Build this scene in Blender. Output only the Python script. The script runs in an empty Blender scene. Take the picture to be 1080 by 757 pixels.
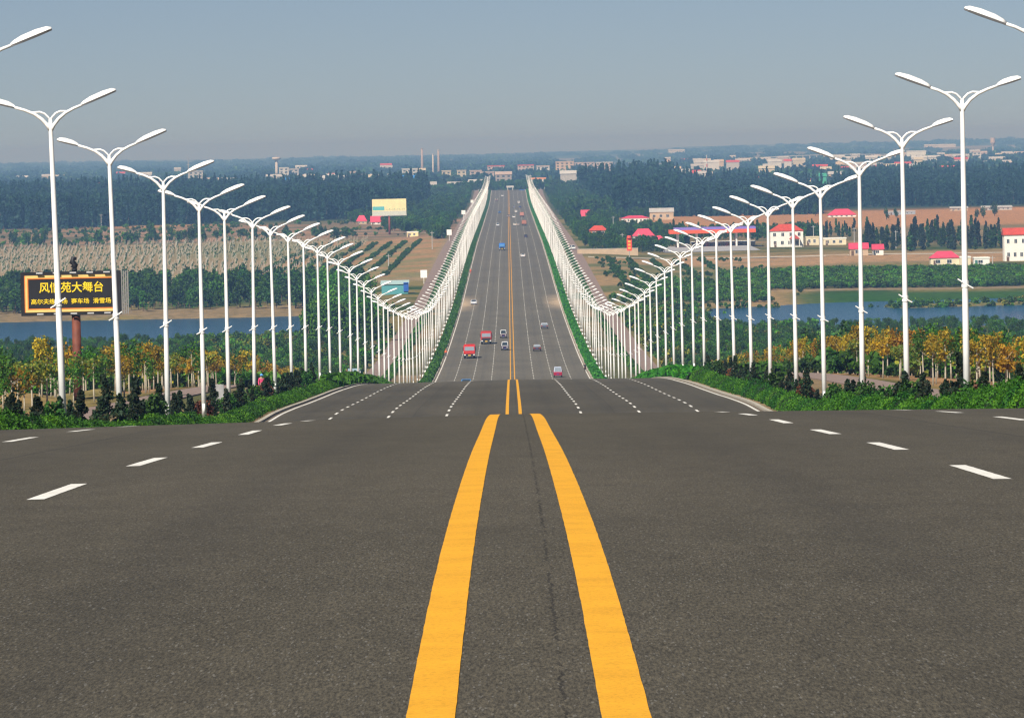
import bpy, math, random
import numpy as np
from mathutils import Vector, Matrix, noise

random.seed(7)
RNG = np.random.default_rng(7)
scene = bpy.context.scene
COL = scene.collection
R = math.radians

SKYTINT = (.475, .475, .515); SKYSTR = .082; SUNSTR = 5.0; EXPO = 0.45
YELLOW = (.82, .395, .022)
HAZE_DENS = 1.38e-4; HAZE_COL = (.216, .42, .76); HAZE_ABS = (.585, .364, 0.0)
HAZE_TOP = 26.0
AIR, DUST, OZ = .5, .2, 1.0
# ------------------------------------------------------------------ camera numbers
F = 5400.0                     # focal length in photo pixels (1080 wide)
ROLL = 0.0213
PITCH = math.atan(226.5 / F)
CAMX = -0.034

def ray(px, py):
    u, v = px - 540.0, 378.5 - py
    u0 = u + v * ROLL
    v0 = -u * ROLL + v
    c, s = math.cos(PITCH), math.sin(PITCH)
    y = F * c + v0 * s
    z = -F * s + v0 * c
    return u0 / y, z / y       # dX/dY, dZ/dY

def at(px, py, d):
    a, b = ray(px, py)
    return Vector((CAMX + a * d, d, b * d))

# ------------------------------------------------------------------ long profile of the road
def pchip(xs, ys):
    xs = np.array(xs, float); ys = np.array(ys, float)
    h = np.diff(xs); dl = np.diff(ys) / h
    m = np.zeros_like(xs)
    for i in range(1, len(xs) - 1):
        if dl[i-1] * dl[i] > 0:
            w1 = 2*h[i] + h[i-1]; w2 = h[i] + 2*h[i-1]
            m[i] = (w1 + w2) / (w1/dl[i-1] + w2/dl[i])
    m[0] = dl[0]; m[-1] = dl[-1]
    def f(x):
        x = np.asarray(x, float)
        i = np.clip(np.searchsorted(xs, x) - 1, 0, len(xs) - 2)
        t = (x - xs[i]) / h[i]
        tl = np.clip(t, 0, 1)
        a = (1 + 2*tl) * (1 - tl)**2 * ys[i] + tl*(1-tl)**2*h[i]*m[i] + tl**2*(3-2*tl)*ys[i+1] + tl**2*(tl-1)*h[i]*m[i+1]
        a = a + np.where(t > 1, (x - xs[-1]) * m[-1], 0) + np.where(t < 0, (x - xs[0]) * m[0], 0)
        return a
    return f

ZR = pchip([-60, 0, 20.4, 25.7, 30.5, 37.8, 43.3, 52.1, 69.8, 86.4, 110, 150, 198, 250, 280, 295, 304, 318, 340, 365, 390, 427, 500, 600, 700, 820, 951, 1187, 1471, 1750, 2015, 2328, 2903, 3737, 4154, 4426, 4700, 5200],
           [-2.35, -2.17, -2.28, -2.34, -2.44, -2.66, -2.85, -3.18, -3.92, -4.62, -5.80, -8.15, -11.05, -13.60, -15.08, -15.74, -16.02, -16.38, -17.1, -18.0, -18.87, -20.15, -23.0, -28.0, -33.6, -39.4, -44.0, -46.8, -47.7, -46.5, -45.3, -44.5, -45.0, -45.3, -43.2, -40.0, -42.0, -45.8])
ZS = pchip([-60, 0, 150, 200, 300, 430, 600, 900, 1200, 1330, 1372, 1525, 1560, 1650, 1900, 2500, 3000, 5000, 26000],
           [-2.0, -3.0, -9.6, -12.1, -17.4, -22.6, -31.5, -43.0, -48.3, -49.8, -52.2, -52.2, -49.9, -48.3, -47.0, -46.3, -45.9, -46.0, -46.5])
ROADHALF = 14.9
def crown(x): return -0.01 * abs(x)
def road_z(x, d): return float(ZR(d)) + crown(x)

def sm(a, b, x):
    t = np.clip((np.asarray(x, float) - a) / (b - a), 0, 1)
    return t * t * (3 - 2 * t)

def vnoise(x, y, sc, seed=0):
    """cheap smooth 2d noise, -1..1"""
    x = np.asarray(x, float) / sc + seed * 17.3; y = np.asarray(y, float) / sc + seed * 5.7
    xi = np.floor(x); yi = np.floor(y); xf = x - xi; yf = y - yi
    xf = xf*xf*(3-2*xf); yf = yf*yf*(3-2*yf)
    def h(a, b):
        n = np.sin(a * 127.1 + b * 311.7 + seed * 74.7) * 43758.5453
        return (n - np.floor(n)) * 2 - 1
    return (h(xi,yi)*(1-xf)+h(xi+1,yi)*xf)*(1-yf) + (h(xi,yi+1)*(1-xf)+h(xi+1,yi+1)*xf)*yf

MOUNDS = [(-37.6, 388, 2.6, 7, 1.2), (-34.4, 418, 2.2, 6, .8), (-41, 420, 3, 8, 1.0)]
def terrain(x, d):
    x = np.asarray(x, float); d = np.asarray(d, float)
    zr = ZR(d) - 0.05
    far = sm(4500, 5200, d)
    zr = zr * (1 - far) + ZS(d) * far
    ax = np.abs(x)
    shift = np.where(x > 0, (np.clip(x, 60, 260) - 74) * -0.45, 0) * sm(1380, 1520, d) + vnoise(x, d, 45, 3) * 9 * sm(1200, 1350, d) * (1 - sm(1700, 1900, d))
    zs = ZS(d + shift)
    zs = zs + vnoise(x, d, 38, 1) * 0.35 * sm(40, 70, ax) + vnoise(x, d, 160, 2) * 0.9 * sm(60, 140, ax) * sm(1800, 2300, d)
    # islet in the river, right side
    zs = zs + np.where(x > 95, 2.6 * np.exp(-((d - 1512 - 0.16 * (x - 110)) / 15.0) ** 2) * sm(100, 118, x), 0)
    b = sm(31, 62, ax)
    z = zr * (1 - b) + zs * b
    for (mx, md, rx, rd, h) in MOUNDS:
        z = z + h * np.exp(-((x - mx) / rx) ** 2 - ((d - md) / rd) ** 2)
    # far low hills
    z = z + sm(12000, 17000, d) * (sm(-300, 1500, x + vnoise(x, d, 900, 5) * 300) * 14 + 6 * vnoise(x, d, 700, 6))
    z = np.where(ax < 14.75, z - 0.4, z)
    return z
def tz(x, d): return float(terrain(np.array([x]), np.array([d]))[0])

def hit(px, py, fn, d0, d1, n=3000):
    """first place where the ray through a photo point meets the surface fn(x, d)"""
    a, b = ray(px, py)
    d = np.linspace(d0, d1, n)
    z = fn(CAMX + a * d, d)
    below = np.nonzero(b * d <= z)[0]
    if len(below) == 0: dd = d1
    else: dd = d[below[0]]
    return CAMX + a * dd, dd
def road_hit(px, py, d0=460, d1=4600):
    return hit(px, py, lambda x, d: ZR(d) + (-0.01) * np.abs(x), d0, d1, 6000)
def ground_hit(px, py, d0=900, d1=9000):
    return hit(px, py, terrain, d0, d1, 5000)

# ------------------------------------------------------------------ materials
def new_mat(name):
    m = bpy.data.materials.new(name); m.use_nodes = True
    nt = m.node_tree; bs = nt.nodes.get('Principled BSDF')
    return m, nt, bs
def N(nt, t, **kw):
    n = nt.nodes.new(t)
    for k, v in kw.items():
        if k.startswith('i_'): n.inputs[k[2:].replace('_', ' ')].default_value = v
        else: setattr(n, k, v)
    return n
def ramp(nt, stops):
    r = nt.nodes.new('ShaderNodeValToRGB'); e = r.color_ramp.elements
    while len(e) < len(stops): e.new(0.5)
    for i, (p, c) in enumerate(stops):
        e[i].position = p; e[i].color = (*c, 1)
    return r
MATS = {}
def plain(name, c, rough=0.6, metal=0.0, var=0.12, scale=3.0, bump=0.0, spec=0.4):
    """painted / plain surface with slight dirt variation"""
    if name in MATS: return MATS[name]
    m, nt, bs = new_mat(name)
    tc = N(nt, 'ShaderNodeTexCoord'); nz = N(nt, 'ShaderNodeTexNoise', i_Scale=scale, i_Detail=5.0)
    nt.links.new(tc.outputs['Object'], nz.inputs['Vector'])
    r = ramp(nt, [(0.3, tuple(max(0, k * (1 - var)) for k in c)), (0.7, tuple(min(1, k * (1 + var * .5)) for k in c))])
    nt.links.new(nz.outputs['Fac'], r.inputs['Fac']); nt.links.new(r.outputs['Color'], bs.inputs['Base Color'])
    bs.inputs['Roughness'].default_value = rough; bs.inputs['Metallic'].default_value = metal
    bs.inputs['Specular IOR Level'].default_value = spec
    if bump:
        b = N(nt, 'ShaderNodeBump', i_Strength=bump); nt.links.new(nz.outputs['Fac'], b.inputs['Height']); nt.links.new(b.outputs['Normal'], bs.inputs['Normal'])
    MATS[name] = m
    return m
def leafmat(name, a, b, c=None, trans=0.25, k=1.36):
    """foliage: every leaf card an own tone, every plant slightly different"""
    if name in MATS: return MATS[name]
    a, b, c = [tuple(min(.6, q*k) for q in z) if z else None for z in (a, b, c)]
    m, nt, bs = new_mat(name)
    g = N(nt, 'ShaderNodeNewGeometry'); oi = N(nt, 'ShaderNodeObjectInfo')
    stops = [(0.0, a), (0.6, b), (1.0, c or b)]
    r = ramp(nt, stops); nt.links.new(g.outputs['Random Per Island'], r.inputs['Fac'])
    hs = N(nt, 'ShaderNodeHueSaturation'); nt.links.new(r.outputs['Color'], hs.inputs['Color'])
    mr = N(nt, 'ShaderNodeMapRange'); mr.inputs['To Min'].default_value = 0.7; mr.inputs['To Max'].default_value = 1.3
    nt.links.new(oi.outputs['Random'], mr.inputs['Value']); nt.links.new(mr.outputs['Result'], hs.inputs['Value'])
    mr2 = N(nt, 'ShaderNodeMapRange'); mr2.inputs['To Min'].default_value = 0.485; mr2.inputs['To Max'].default_value = 0.515
    nt.links.new(oi.outputs['Random'], mr2.inputs['Value']); nt.links.new(mr2.outputs['Result'], hs.inputs['Hue'])
    nt.links.new(hs.outputs['Color'], bs.inputs['Base Color']); bs.inputs['Roughness'].default_value = 0.65
    bs.inputs['Specular IOR Level'].default_value = 0.25
    tr = N(nt, 'ShaderNodeBsdfTranslucent'); nt.links.new(hs.outputs['Color'], tr.inputs['Color'])
    mx = N(nt, 'ShaderNodeMixShader'); mx.inputs['Fac'].default_value = trans
    out = nt.nodes['Material Output']
    nt.links.new(bs.outputs[0], mx.inputs[1]); nt.links.new(tr.outputs[0], mx.inputs[2]); nt.links.new(mx.outputs[0], out.inputs['Surface'])
    MATS[name] = m
    return m

# ------------------------------------------------------------------ mesh builder
class MB:
    def __init__(s): s.v = []; s.f = []; s.m = []
    def quad(s, a, b, c, d, mi=0):
        n = len(s.v); s.v += [tuple(a), tuple(b), tuple(c), tuple(d)]; s.f.append((n, n+1, n+2, n+3)); s.m.append(mi); return s
    def poly(s, pts, mi=0):
        n = len(s.v); s.v += [tuple(p) for p in pts]; s.f.append(tuple(range(n, n + len(pts)))); s.m.append(mi); return s
    def box(s, x0, x1, y0, y1, z0, z1, mi=0):
        return s.hexa([(x0,y0,z0),(x1,y0,z0),(x1,y1,z0),(x0,y1,z0),(x0,y0,z1),(x1,y0,z1),(x1,y1,z1),(x0,y1,z1)], mi)
    def hexa(s, p, mi=0):
        n = len(s.v); s.v += [tuple(q) for q in p]
        for q in ((0,3,2,1),(4,5,6,7),(0,1,5,4),(1,2,6,5),(2,3,7,6),(3,0,4,7)):
            s.f.append(tuple(n + i for i in q)); s.m.append(mi)
        return s
    def tube(s, pts, rad, seg=8, mi=0, cap=True, sx=1.0):
        pts = [Vector(p) for p in pts]; n0 = len(s.v); k = len(pts)
        rad = rad if isinstance(rad, (list, tuple)) else [rad] * k
        up = None
        for i, p in enumerate(pts):
            t = (pts[min(i+1, k-1)] - pts[max(i-1, 0)]).normalized()
            if up is None:
                up = Vector((0, 1, 0)) if abs(t.y) < 0.9 else Vector((1, 0, 0))
            a = t.cross(up).normalized(); b = a.cross(t).normalized(); up = b
            for j in range(seg):
                w = 2 * math.pi * j / seg
                s.v.append(tuple(p + (a * math.cos(w) * sx + b * math.sin(w)) * rad[i]))
        for i in range(k - 1):
            for j in range(seg):
                s.f.append((n0+i*seg+j, n0+i*seg+(j+1)%seg, n0+(i+1)*seg+(j+1)%seg, n0+(i+1)*seg+j)); s.m.append(mi)
        if cap:
            s.f.append(tuple(n0 + j for j in reversed(range(seg)))); s.m.append(mi)
            s.f.append(tuple(n0 + (k-1)*seg + j for j in range(seg))); s.m.append(mi)
        return s
    def prism(s, prof, x0, x1, mi=0):
        """profile of (y, z) points extruded along x"""
        n = len(s.v); k = len(prof)
        for x in (x0, x1): s.v += [(x, y, z) for (y, z) in prof]
        s.f.append(tuple(n + i for i in range(k))); s.f.append(tuple(n + k + i for i in reversed(range(k)))); s.m += [mi, mi]
        for i in range(k):
            j = (i + 1) % k; s.f.append((n + j, n + i, n + k + i, n + k + j)); s.m.append(mi)
        return s
    def mesh(s, name, mats, smooth=False):
        me = bpy.data.meshes.new(name); me.from_pydata(s.v, [], s.f)
        for m in (mats if isinstance(mats, (list, tuple)) else [mats]): me.materials.append(m)
        if any(s.m): me.polygons.foreach_set('material_index', s.m)
        me.validate()
        if smooth: me.shade_smooth() if hasattr(me, 'shade_smooth') else None
        me.update(); return me
    def build(s, name, mats, parent=None, smooth=False, loc=None):
        return link(name, s.mesh(name, mats, smooth), parent, loc)

def link(name, me, parent=None, loc=None):
    o = bpy.data.objects.new(name, me); COL.objects.link(o)
    if parent: o.parent = parent
    if loc is not None: o.location = loc
    return o
def tag(o, label=None, cat=None, group=None, kind=None):
    if label: o['label'] = label
    if cat: o['category'] = cat
    if group: o['group'] = group
    if kind: o['kind'] = kind
    return o
def thing(name, label, cat, loc=(0,0,0), rz=0.0, group=None):
    o = bpy.data.objects.new(name, None); COL.objects.link(o); o.empty_display_size = 0.3
    o.location = loc; o.rotation_euler.z = rz
    return tag(o, label, cat, group)
_KIDS = {}
def kids(o):
    if o.name not in _KIDS: _KIDS[o.name] = list(o.children)
    return _KIDS[o.name]
def copy_thing(root, loc, rz=0.0, sc=1.0, label=None):
    r = root.copy(); COL.objects.link(r); r.location = loc; r.rotation_euler = (0, 0, rz); r.scale = (sc, sc, sc)
    if label: r['label'] = label
    for ch in kids(root):
        c = ch.copy(); COL.objects.link(c); c.parent = r
        for g in kids(ch):
            e = g.copy(); COL.objects.link(e); e.parent = c
    return r
ORD = 'first second third fourth fifth sixth seventh eighth ninth tenth eleventh twelfth thirteenth fourteenth fifteenth sixteenth seventeenth eighteenth nineteenth twentieth'.split()
TENS = {2: 'twenty', 3: 'thirty', 4: 'forty', 5: 'fifty'}
def ordinal(n):
    if n <= 20: return ORD[n-1]
    t, u = divmod(n, 10)
    return (TENS[t][:-1] + 'ieth') if u == 0 else TENS[t] + '-' + ORD[u-1]

def quads_mesh(name, P, U, V, mat):
    """many separate leaf cards: centres P, half axes U, V (n x 3 arrays)"""
    n = len(P); co = np.empty((n, 4, 3), np.float32)
    co[:,0] = P - U - V*.6; co[:,1] = P + U*.9 - V; co[:,2] = P + U + V*.7; co[:,3] = P - U*.7 + V
    me = bpy.data.meshes.new(name)
    me.vertices.add(n*4); me.vertices.foreach_set('co', co.reshape(-1))
    me.loops.add(n*4); me.loops.foreach_set('vertex_index', np.arange(n*4, dtype=np.int32))
    me.polygons.add(n); me.polygons.foreach_set('loop_start', np.arange(0, n*4, 4, dtype=np.int32))
    me.materials.append(mat); me.update(calc_edges=True); return me
def rand_dirs(n, zb=0.0):
    v = RNG.normal(size=(n, 3)); v[:,2] += zb
    return v / np.linalg.norm(v, axis=1, keepdims=True)
def leaf_axes(n, size, jitter=0.4, upright=0.0):
    a = rand_dirs(n, upright); b = np.cross(a, rand_dirs(n)); b /= np.linalg.norm(b, axis=1, keepdims=True) + 1e-9
    s = size * (1 + jitter * RNG.uniform(-1, 1, (n, 1)))
    return a * s, b * s * RNG.uniform(.55, .9, (n, 1))
# ------------------------------------------------------------------ camera
cam = bpy.data.cameras.new('camera'); cam.sensor_width = 36; cam.lens = 36 * F / 1080
cam.clip_start = 0.5; cam.clip_end = 60000
co = bpy.data.objects.new('camera', cam); COL.objects.link(co)
co.matrix_world = Matrix.Translation((CAMX, 0, 0)) @ Matrix.Rotation(math.pi/2 - PITCH, 4, 'X') @ Matrix.Rotation(-ROLL, 4, 'Z')
scene.camera = co

# ------------------------------------------------------------------ daylight
SUN_EL, SUN_AZ = R(43), R(207)       # azimuth clockwise from +Y: behind the camera and to its left
w = bpy.data.worlds.new('World'); scene.world = w; w.use_nodes = True
nt = w.node_tree; bg = nt.nodes['Background']
sky = N(nt, 'ShaderNodeTexSky', sky_type='NISHITA'); sky.sun_disc = False
sky.sun_elevation = SUN_EL; sky.sun_rotation = SUN_AZ
sky.altitude = 100; sky.air_density = AIR; sky.dust_density = DUST; sky.ozone_density = OZ
tint = N(nt, 'ShaderNodeMix', data_type='RGBA', blend_type='MULTIPLY'); tint.inputs['Factor'].default_value = 1
tint.inputs[7].default_value = (SKYTINT[0], SKYTINT[1], SKYTINT[2], 1)
nt.links.new(sky.outputs['Color'], tint.inputs[6]); nt.links.new(tint.outputs[2], bg.inputs['Color'])
bg.inputs['Strength'].default_value = SKYSTR
sl = bpy.data.lights.new('sun', 'SUN'); sl.energy = SUNSTR; sl.angle = R(0.5); sl.color = (1.0, 0.95, 0.86)
so = bpy.data.objects.new('sun', sl); COL.objects.link(so)
sd = Vector((math.sin(SUN_AZ) * math.cos(SUN_EL), math.cos(SUN_AZ) * math.cos(SUN_EL), math.sin(SUN_EL)))
so.rotation_euler = (-sd).to_track_quat('-Z', 'Y').to_euler(); so.location = (-40, -40, 60)
scene.view_settings.view_transform = 'Standard'; scene.view_settings.look = 'None'
scene.view_settings.gamma = 1; scene.view_settings.exposure = EXPO; scene.view_settings.use_curve_mapping = False
scene.render.engine = 'CYCLES'
scene.cycles.use_denoising = True
try: scene.cycles.denoiser = 'OPENIMAGEDENOISE'
except Exception: pass
scene.cycles.max_bounces = 6; scene.cycles.diffuse_bounces = 3; scene.cycles.transparent_max_bounces = 8; scene.cycles.volume_bounces = 0
scene.cycles.sample_clamp_indirect = 6
scene.render.film_transparent = False
scene.cycles.filter_width = 1.3

# ------------------------------------------------------------------ terrain
near = list(np.arange(-60, 500, 4.0)) + list(np.arange(500, 1300, 10.0)) + list(np.arange(1300, 1680, 5.0)) + list(np.arange(1680, 3400, 20.0)) + list(np.arange(3400, 5600, 50.0)) + list(np.arange(5600, 26001, 300.0))
xs_pos = [0, 6, 14.5, 15.2, 18, 22, 25, 29.5, 32, 34, 36, 38, 41, 44, 48, 52, 57, 62, 68, 75, 83, 91, 100, 109, 118, 128, 140, 152, 165, 180, 196, 214, 235, 260, 290, 330, 380, 440, 510, 600, 720, 880, 1100, 1400, 1800, 2400, 3200]
xs = np.array([-x for x in reversed(xs_pos[1:])] + xs_pos, float)
ds = np.array(near, float)
XX, DD = np.meshgrid(xs, ds); ZZ = terrain(XX, DD)
nx, nd = len(xs), len(ds)
verts = np.stack([XX, DD, ZZ], -1).reshape(-1, 3)
idx = np.arange(nx * nd).reshape(nd, nx)
faces = np.stack([idx[:-1,:-1], idx[:-1,1:], idx[1:,1:], idx[1:,:-1]], -1).reshape(-1, 4)
me = bpy.data.meshes.new('terrain'); me.from_pydata(verts.tolist(), [], faces.tolist())

# ground cover colours (soil, grass, sand, tilled land) by place
def ground_color(x, d):
    ax = np.abs(x); n1 = vnoise(x, d, 23, 11); n2 = vnoise(x, d, 70, 12); n3 = vnoise(x, d / 4, 120, 13)
    def c(*k): return np.array(k, float)[None, :] * np.ones((len(x), 1))
    def mix(a, b, t): return a * (1 - t[:, None]) + b * t[:, None]
    soil, dry, grass = c(.36, .20, .10), c(.20, .16, .06), c(.032, .065, .010)
    sand, wood, tilled = c(.22, .16, .09), c(.035, .055, .02), c(.28, .21, .125)
    col = mix(dry, grass, sm(-.2, .5, n1))
    col = mix(col, soil, sm(.15, .6, n2) * (d < 900))
    # orange earth beside the near road
    col = mix(col, soil, (sm(30, 33, ax) * (1 - sm(41, 47, ax)) * (d < 1150)) * sm(-.35, .2, n1 + .25))
    col = mix(col, wood, sm(44, 52, ax) * (d > 350) * (d < 1330) * sm(-.6, .1, n1))
    # verge under hedge and lamps
    ver = mix(c(.10, .10, .04), c(.24, .17, .10), sm(-.2, .6, n1)); t = (ax < 25.4) * 1.0; col = mix(col, ver, t)
    # river banks
    t = sm(1538, 1548, d) * (1 - sm(1592, 1606, d)) * sm(20, 40, ax); col = mix(col, mix(sand, dry, sm(-.1, .7, n1)), t * (x < 0) + t * .0)
    t = sm(1300, 1320, d) * (1 - sm(1350, 1372, d)); col = mix(col, dry, t * .6)
    t = (x > 95) * sm(1478, 1490, d) * (1 - sm(1530, 1545, d)); col = mix(col, mix(c(.19,.15,.06), c(.10,.13,.04), sm(-.3,.4,n1)), t * 1.0)
    # right bank: meadow then brown track
    t = (x > 20) * sm(1548, 1560, d) * (1 - sm(1600, 1625, d)); col = mix(col, c(.022, .080, .008), t * .95)
    t = (x > 60) * sm(1622, 1630, d) * (1 - sm(1638, 1648, d)); col = mix(col, c(.26, .19, .12), t * .9)
    # tilled nursery land left
    t = (x < -28) * sm(1750, 1790, d) * (1 - sm(2520, 2570, d)); col = mix(col, mix(tilled, c(.20,.18,.09), sm(-.1,.7,n3)), t)
    t = (x < -30) * (x > -100) * sm(1790, 1830, d) * (1 - sm(2560, 2620, d)); col = mix(col, mix(c(.34,.20,.10), c(.20,.18,.08), sm(-.2,.6,n1)), t)
    t = (x < -28) * sm(2520, 2570, d) * (1 - sm(3120, 3200, d)); col = mix(col, mix(c(.32,.19,.12), c(.12,.11,.06), sm(-.5,.6,n1 + .3*n2)), t)
    t = (x < -60) * sm(2900, 2960, d) * (1 - sm(3120, 3200, d)); col = mix(col, c(.40,.20,.09), t * sm(.1, .5, n3))
    # right: orchard soil, track, forecourt surroundings, orange fields
    t = (x > 29) * sm(1480, 1520, d) * (1 - sm(2010, 2030, d)) * (1 - sm(80, 95, x)); col = mix(col, mix(c(.30,.20,.10), c(.12,.13,.05), sm(-.3,.4,n1)), t)
    t = (x > 62) * sm(1880, 1900, d) * (1 - sm(2010, 2120, d)); col = mix(col, mix(c(.36,.22,.12), c(.2,.16,.08), sm(-.1,.7,n1)), t)
    t = (x > 30) * sm(2120, 2300, d) * (1 - sm(2500, 2700, d)); col = mix(col, mix(c(.14,.12,.06), c(.30,.19,.10), sm(-.1,.7,n1)), t * sm(70, 90, x))
    t = (x > 45) * sm(2560, 2680, d) * (1 - sm(3260, 3330, d)); col = mix(col, mix(c(.50,.23,.085), c(.40,.2,.09), sm(-.2,.5,n3)), t * sm(55, 75, x))
    # forest floor and the far plain
    t = sm(3150, 3250, d) * (1 - sm(5000, 5400, d)) * sm(25, 34, ax); col = mix(col, c(.03, .05, .022), t)
    patch = vnoise(x, d / 5, 260, 21) + .5 * vnoise(x, d / 5, 90, 22)
    farc = mix(c(.06,.09,.04), c(.24,.21,.14), sm(-.1, .5, patch)); col = mix(col, farc, sm(5000, 5600, d))
    return col
gc = ground_color(verts[:,0], verts[:,1])
at_ = me.attributes.new('cover', 'FLOAT_COLOR', 'POINT')
at_.data.foreach_set('color', np.concatenate([gc, np.ones((len(gc), 1))], 1).astype(np.float32).reshape(-1))
for p in me.polygons: p.use_smooth = True
m, nt, bs = new_mat('ground_cover')
a = N(nt, 'ShaderNodeAttribute', attribute_name='cover'); tc = N(nt, 'ShaderNodeTexCoord')
n1 = N(nt, 'ShaderNodeTexNoise', i_Scale=0.35, i_Detail=8.0, i_Roughness=0.65); nt.links.new(tc.outputs['Object'], n1.inputs['Vector'])
r = ramp(nt, [(0.3, (.45, .5, .4)), (0.5, (.95, .95, .9)), (0.72, (1.4, 1.3, 1.15))]); nt.links.new(n1.outputs['Fac'], r.inputs['Fac'])
mx = N(nt, 'ShaderNodeMix', data_type='RGBA', blend_type='MULTIPLY'); mx.inputs['Factor'].default_value = 1
nt.links.new(a.outputs['Color'], mx.inputs[6]); nt.links.new(r.outputs['Color'], mx.inputs[7]); nt.links.new(mx.outputs[2], bs.inputs['Base Color'])
bs.inputs['Roughness'].default_value = 0.95; bs.inputs['Specular IOR Level'].default_value = 0.1
b = N(nt, 'ShaderNodeBump', i_Strength=0.6, i_Distance=0.3); nt.links.new(n1.outputs['Fac'], b.inputs['Height']); nt.links.new(b.outputs['Normal'], bs.inputs['Normal'])
me.materials.append(m)
tag(link('ground', me), kind='structure')

# ------------------------------------------------------------------ river
m, nt, bs = new_mat('river_water')
bs.inputs['Base Color'].default_value = (.006, .060, .12, 1); bs.inputs['Roughness'].default_value = 0.15; bs.inputs['IOR'].default_value = 1.33
tc = N(nt, 'ShaderNodeTexCoord'); mp = N(nt, 'ShaderNodeMapping'); mp.inputs['Scale'].default_value = (.25, .9, 1)
n1 = N(nt, 'ShaderNodeTexNoise', i_Scale=1.0, i_Detail=6.0); nt.links.new(tc.outputs['Object'], mp.inputs['Vector']); nt.links.new(mp.outputs[0], n1.inputs['Vector'])
b = N(nt, 'ShaderNodeBump', i_Strength=1.0, i_Distance=0.5); nt.links.new(n1.outputs['Fac'], b.inputs['Height']); nt.links.new(b.outputs['Normal'], bs.inputs['Normal'])
wm = MB(); wx = [-900, -300, -29.9]
wm.quad((-900, 1300, -50.55), (-30, 1300, -50.55), (-30, 1680, -50.55), (-900, 1680, -50.55))
wm.quad((30, 1300, -50.55), (900, 1300, -50.55), (900, 1680, -50.55), (30, 1680, -50.55))
tag(wm.build('river', m), kind='structure')

# ------------------------------------------------------------------ road
rd = list(np.arange(-40, 130, 1.0)) + list(np.arange(130, 480, 2.5)) + list(np.arange(480, 1600, 10.0)) + list(np.arange(1600, 4501, 20.0))
rx = [-ROADHALF, -11, -7.5, -4, -.9, -.4, 0, .4, .9, 4, 7.5, 11, ROADHALF]
def strip(rows, cols, zf, name, mat, smooth=True):
    v = [(x, float(d), zf(x, d)) for d in rows for x in cols]; k = len(cols)
    f = [(i*k+j, i*k+j+1, (i+1)*k+j+1, (i+1)*k+j) for i in range(len(rows)-1) for j in range(k-1)]
    me = bpy.data.meshes.new(name); me.from_pydata(v, [], f); me.materials.append(mat)
    if smooth:
        for p in me.polygons: p.use_smooth = True
    return link(name, me)
zr_tab = np.array([float(ZR(d)) for d in rd])
def zlin(d): return float(np.interp(d, rd, zr_tab))     # the road exactly as meshed
m, nt, bs = new_mat('asphalt')
L = nt.links.new
tc = N(nt, 'ShaderNodeTexCoord'); sep = N(nt, 'ShaderNodeSeparateXYZ'); L(tc.outputs['Object'], sep.inputs[0])
def math_(op, a, b=None, c=None, clamp=False):
    n = N(nt, 'ShaderNodeMath', operation=op, use_clamp=clamp)
    for i, q in enumerate((a, b, c)):
        if q is None: continue
        if isinstance(q, (int, float)): n.inputs[i].default_value = q
        else: L(q, n.inputs[i])
    return n.outputs[0]
def noise_(scale, detail=4.0, rough=0.6, vec=None, mapscale=None):
    n = N(nt, 'ShaderNodeTexNoise', i_Scale=scale, i_Detail=detail, i_Roughness=rough)
    src = vec or tc.outputs['Object']
    if mapscale:
        mp = N(nt, 'ShaderNodeMapping'); mp.inputs['Scale'].default_value = mapscale; L(src, mp.inputs['Vector']); src = mp.outputs[0]
    L(src, n.inputs['Vector']); return n.outputs['Fac']
def mixc(fac, a, b, blend='MIX'):
    n = N(nt, 'ShaderNodeMix', data_type='RGBA', blend_type=blend)
    for key, q in (('Factor', fac), (6, a), (7, b)):
        if isinstance(q, tuple): n.inputs[key].default_value = (*q, 1)
        elif isinstance(q, (int, float)): n.inputs[key].default_value = q
        else: L(q, n.inputs[key])
    return n.outputs[2]
big = noise_(0.12, 5, .6, mapscale=(1, .35, 1)); mid = noise_(2.2, 6, .7, mapscale=(1, .3, 1)); fine = noise_(75, 3, .8, mapscale=(1, .13, 1))
vor = N(nt, 'ShaderNodeTexVoronoi', i_Scale=120.0); vmp = N(nt, 'ShaderNodeMapping'); vmp.inputs['Scale'].default_value = (1, .13, 1); L(tc.outputs['Object'], vmp.inputs['Vector']); L(vmp.outputs[0], vor.inputs['Vector'])
r1 = ramp(nt, [(.3, (.058, .0515, .038)), (.7, (.082, .072, .053))]); L(big, r1.inputs['Fac'])
r2 = ramp(nt, [(.3, (.86, .86, .86)), (.7, (1.13, 1.13, 1.13))]); L(mid, r2.inputs['Fac'])
r3 = ramp(nt, [(.33, (.45, .45, .45)), (.5, (1, 1, 1)), (.68, (1.75, 1.7, 1.6))]); L(fine, r3.inputs['Fac'])
c = mixc(1, r1.outputs['Color'], r2.outputs['Color'], 'MULTIPLY'); c = mixc(1, c, r3.outputs['Color'], 'MULTIPLY')
rv = ramp(nt, [(0, (0, 0, 0)), (.962, (0, 0, 0)), (.98, (1, 1, 1))])          # bright bits of aggregate
sepc = N(nt, 'ShaderNodeSeparateColor'); L(vor.outputs['Color'], sepc.inputs[0]); L(sepc.outputs[0], rv.inputs['Fac'])
c = mixc(math_('MULTIPLY', rv.outputs['Color'], .34), c, (.24, .23, .21))
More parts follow.
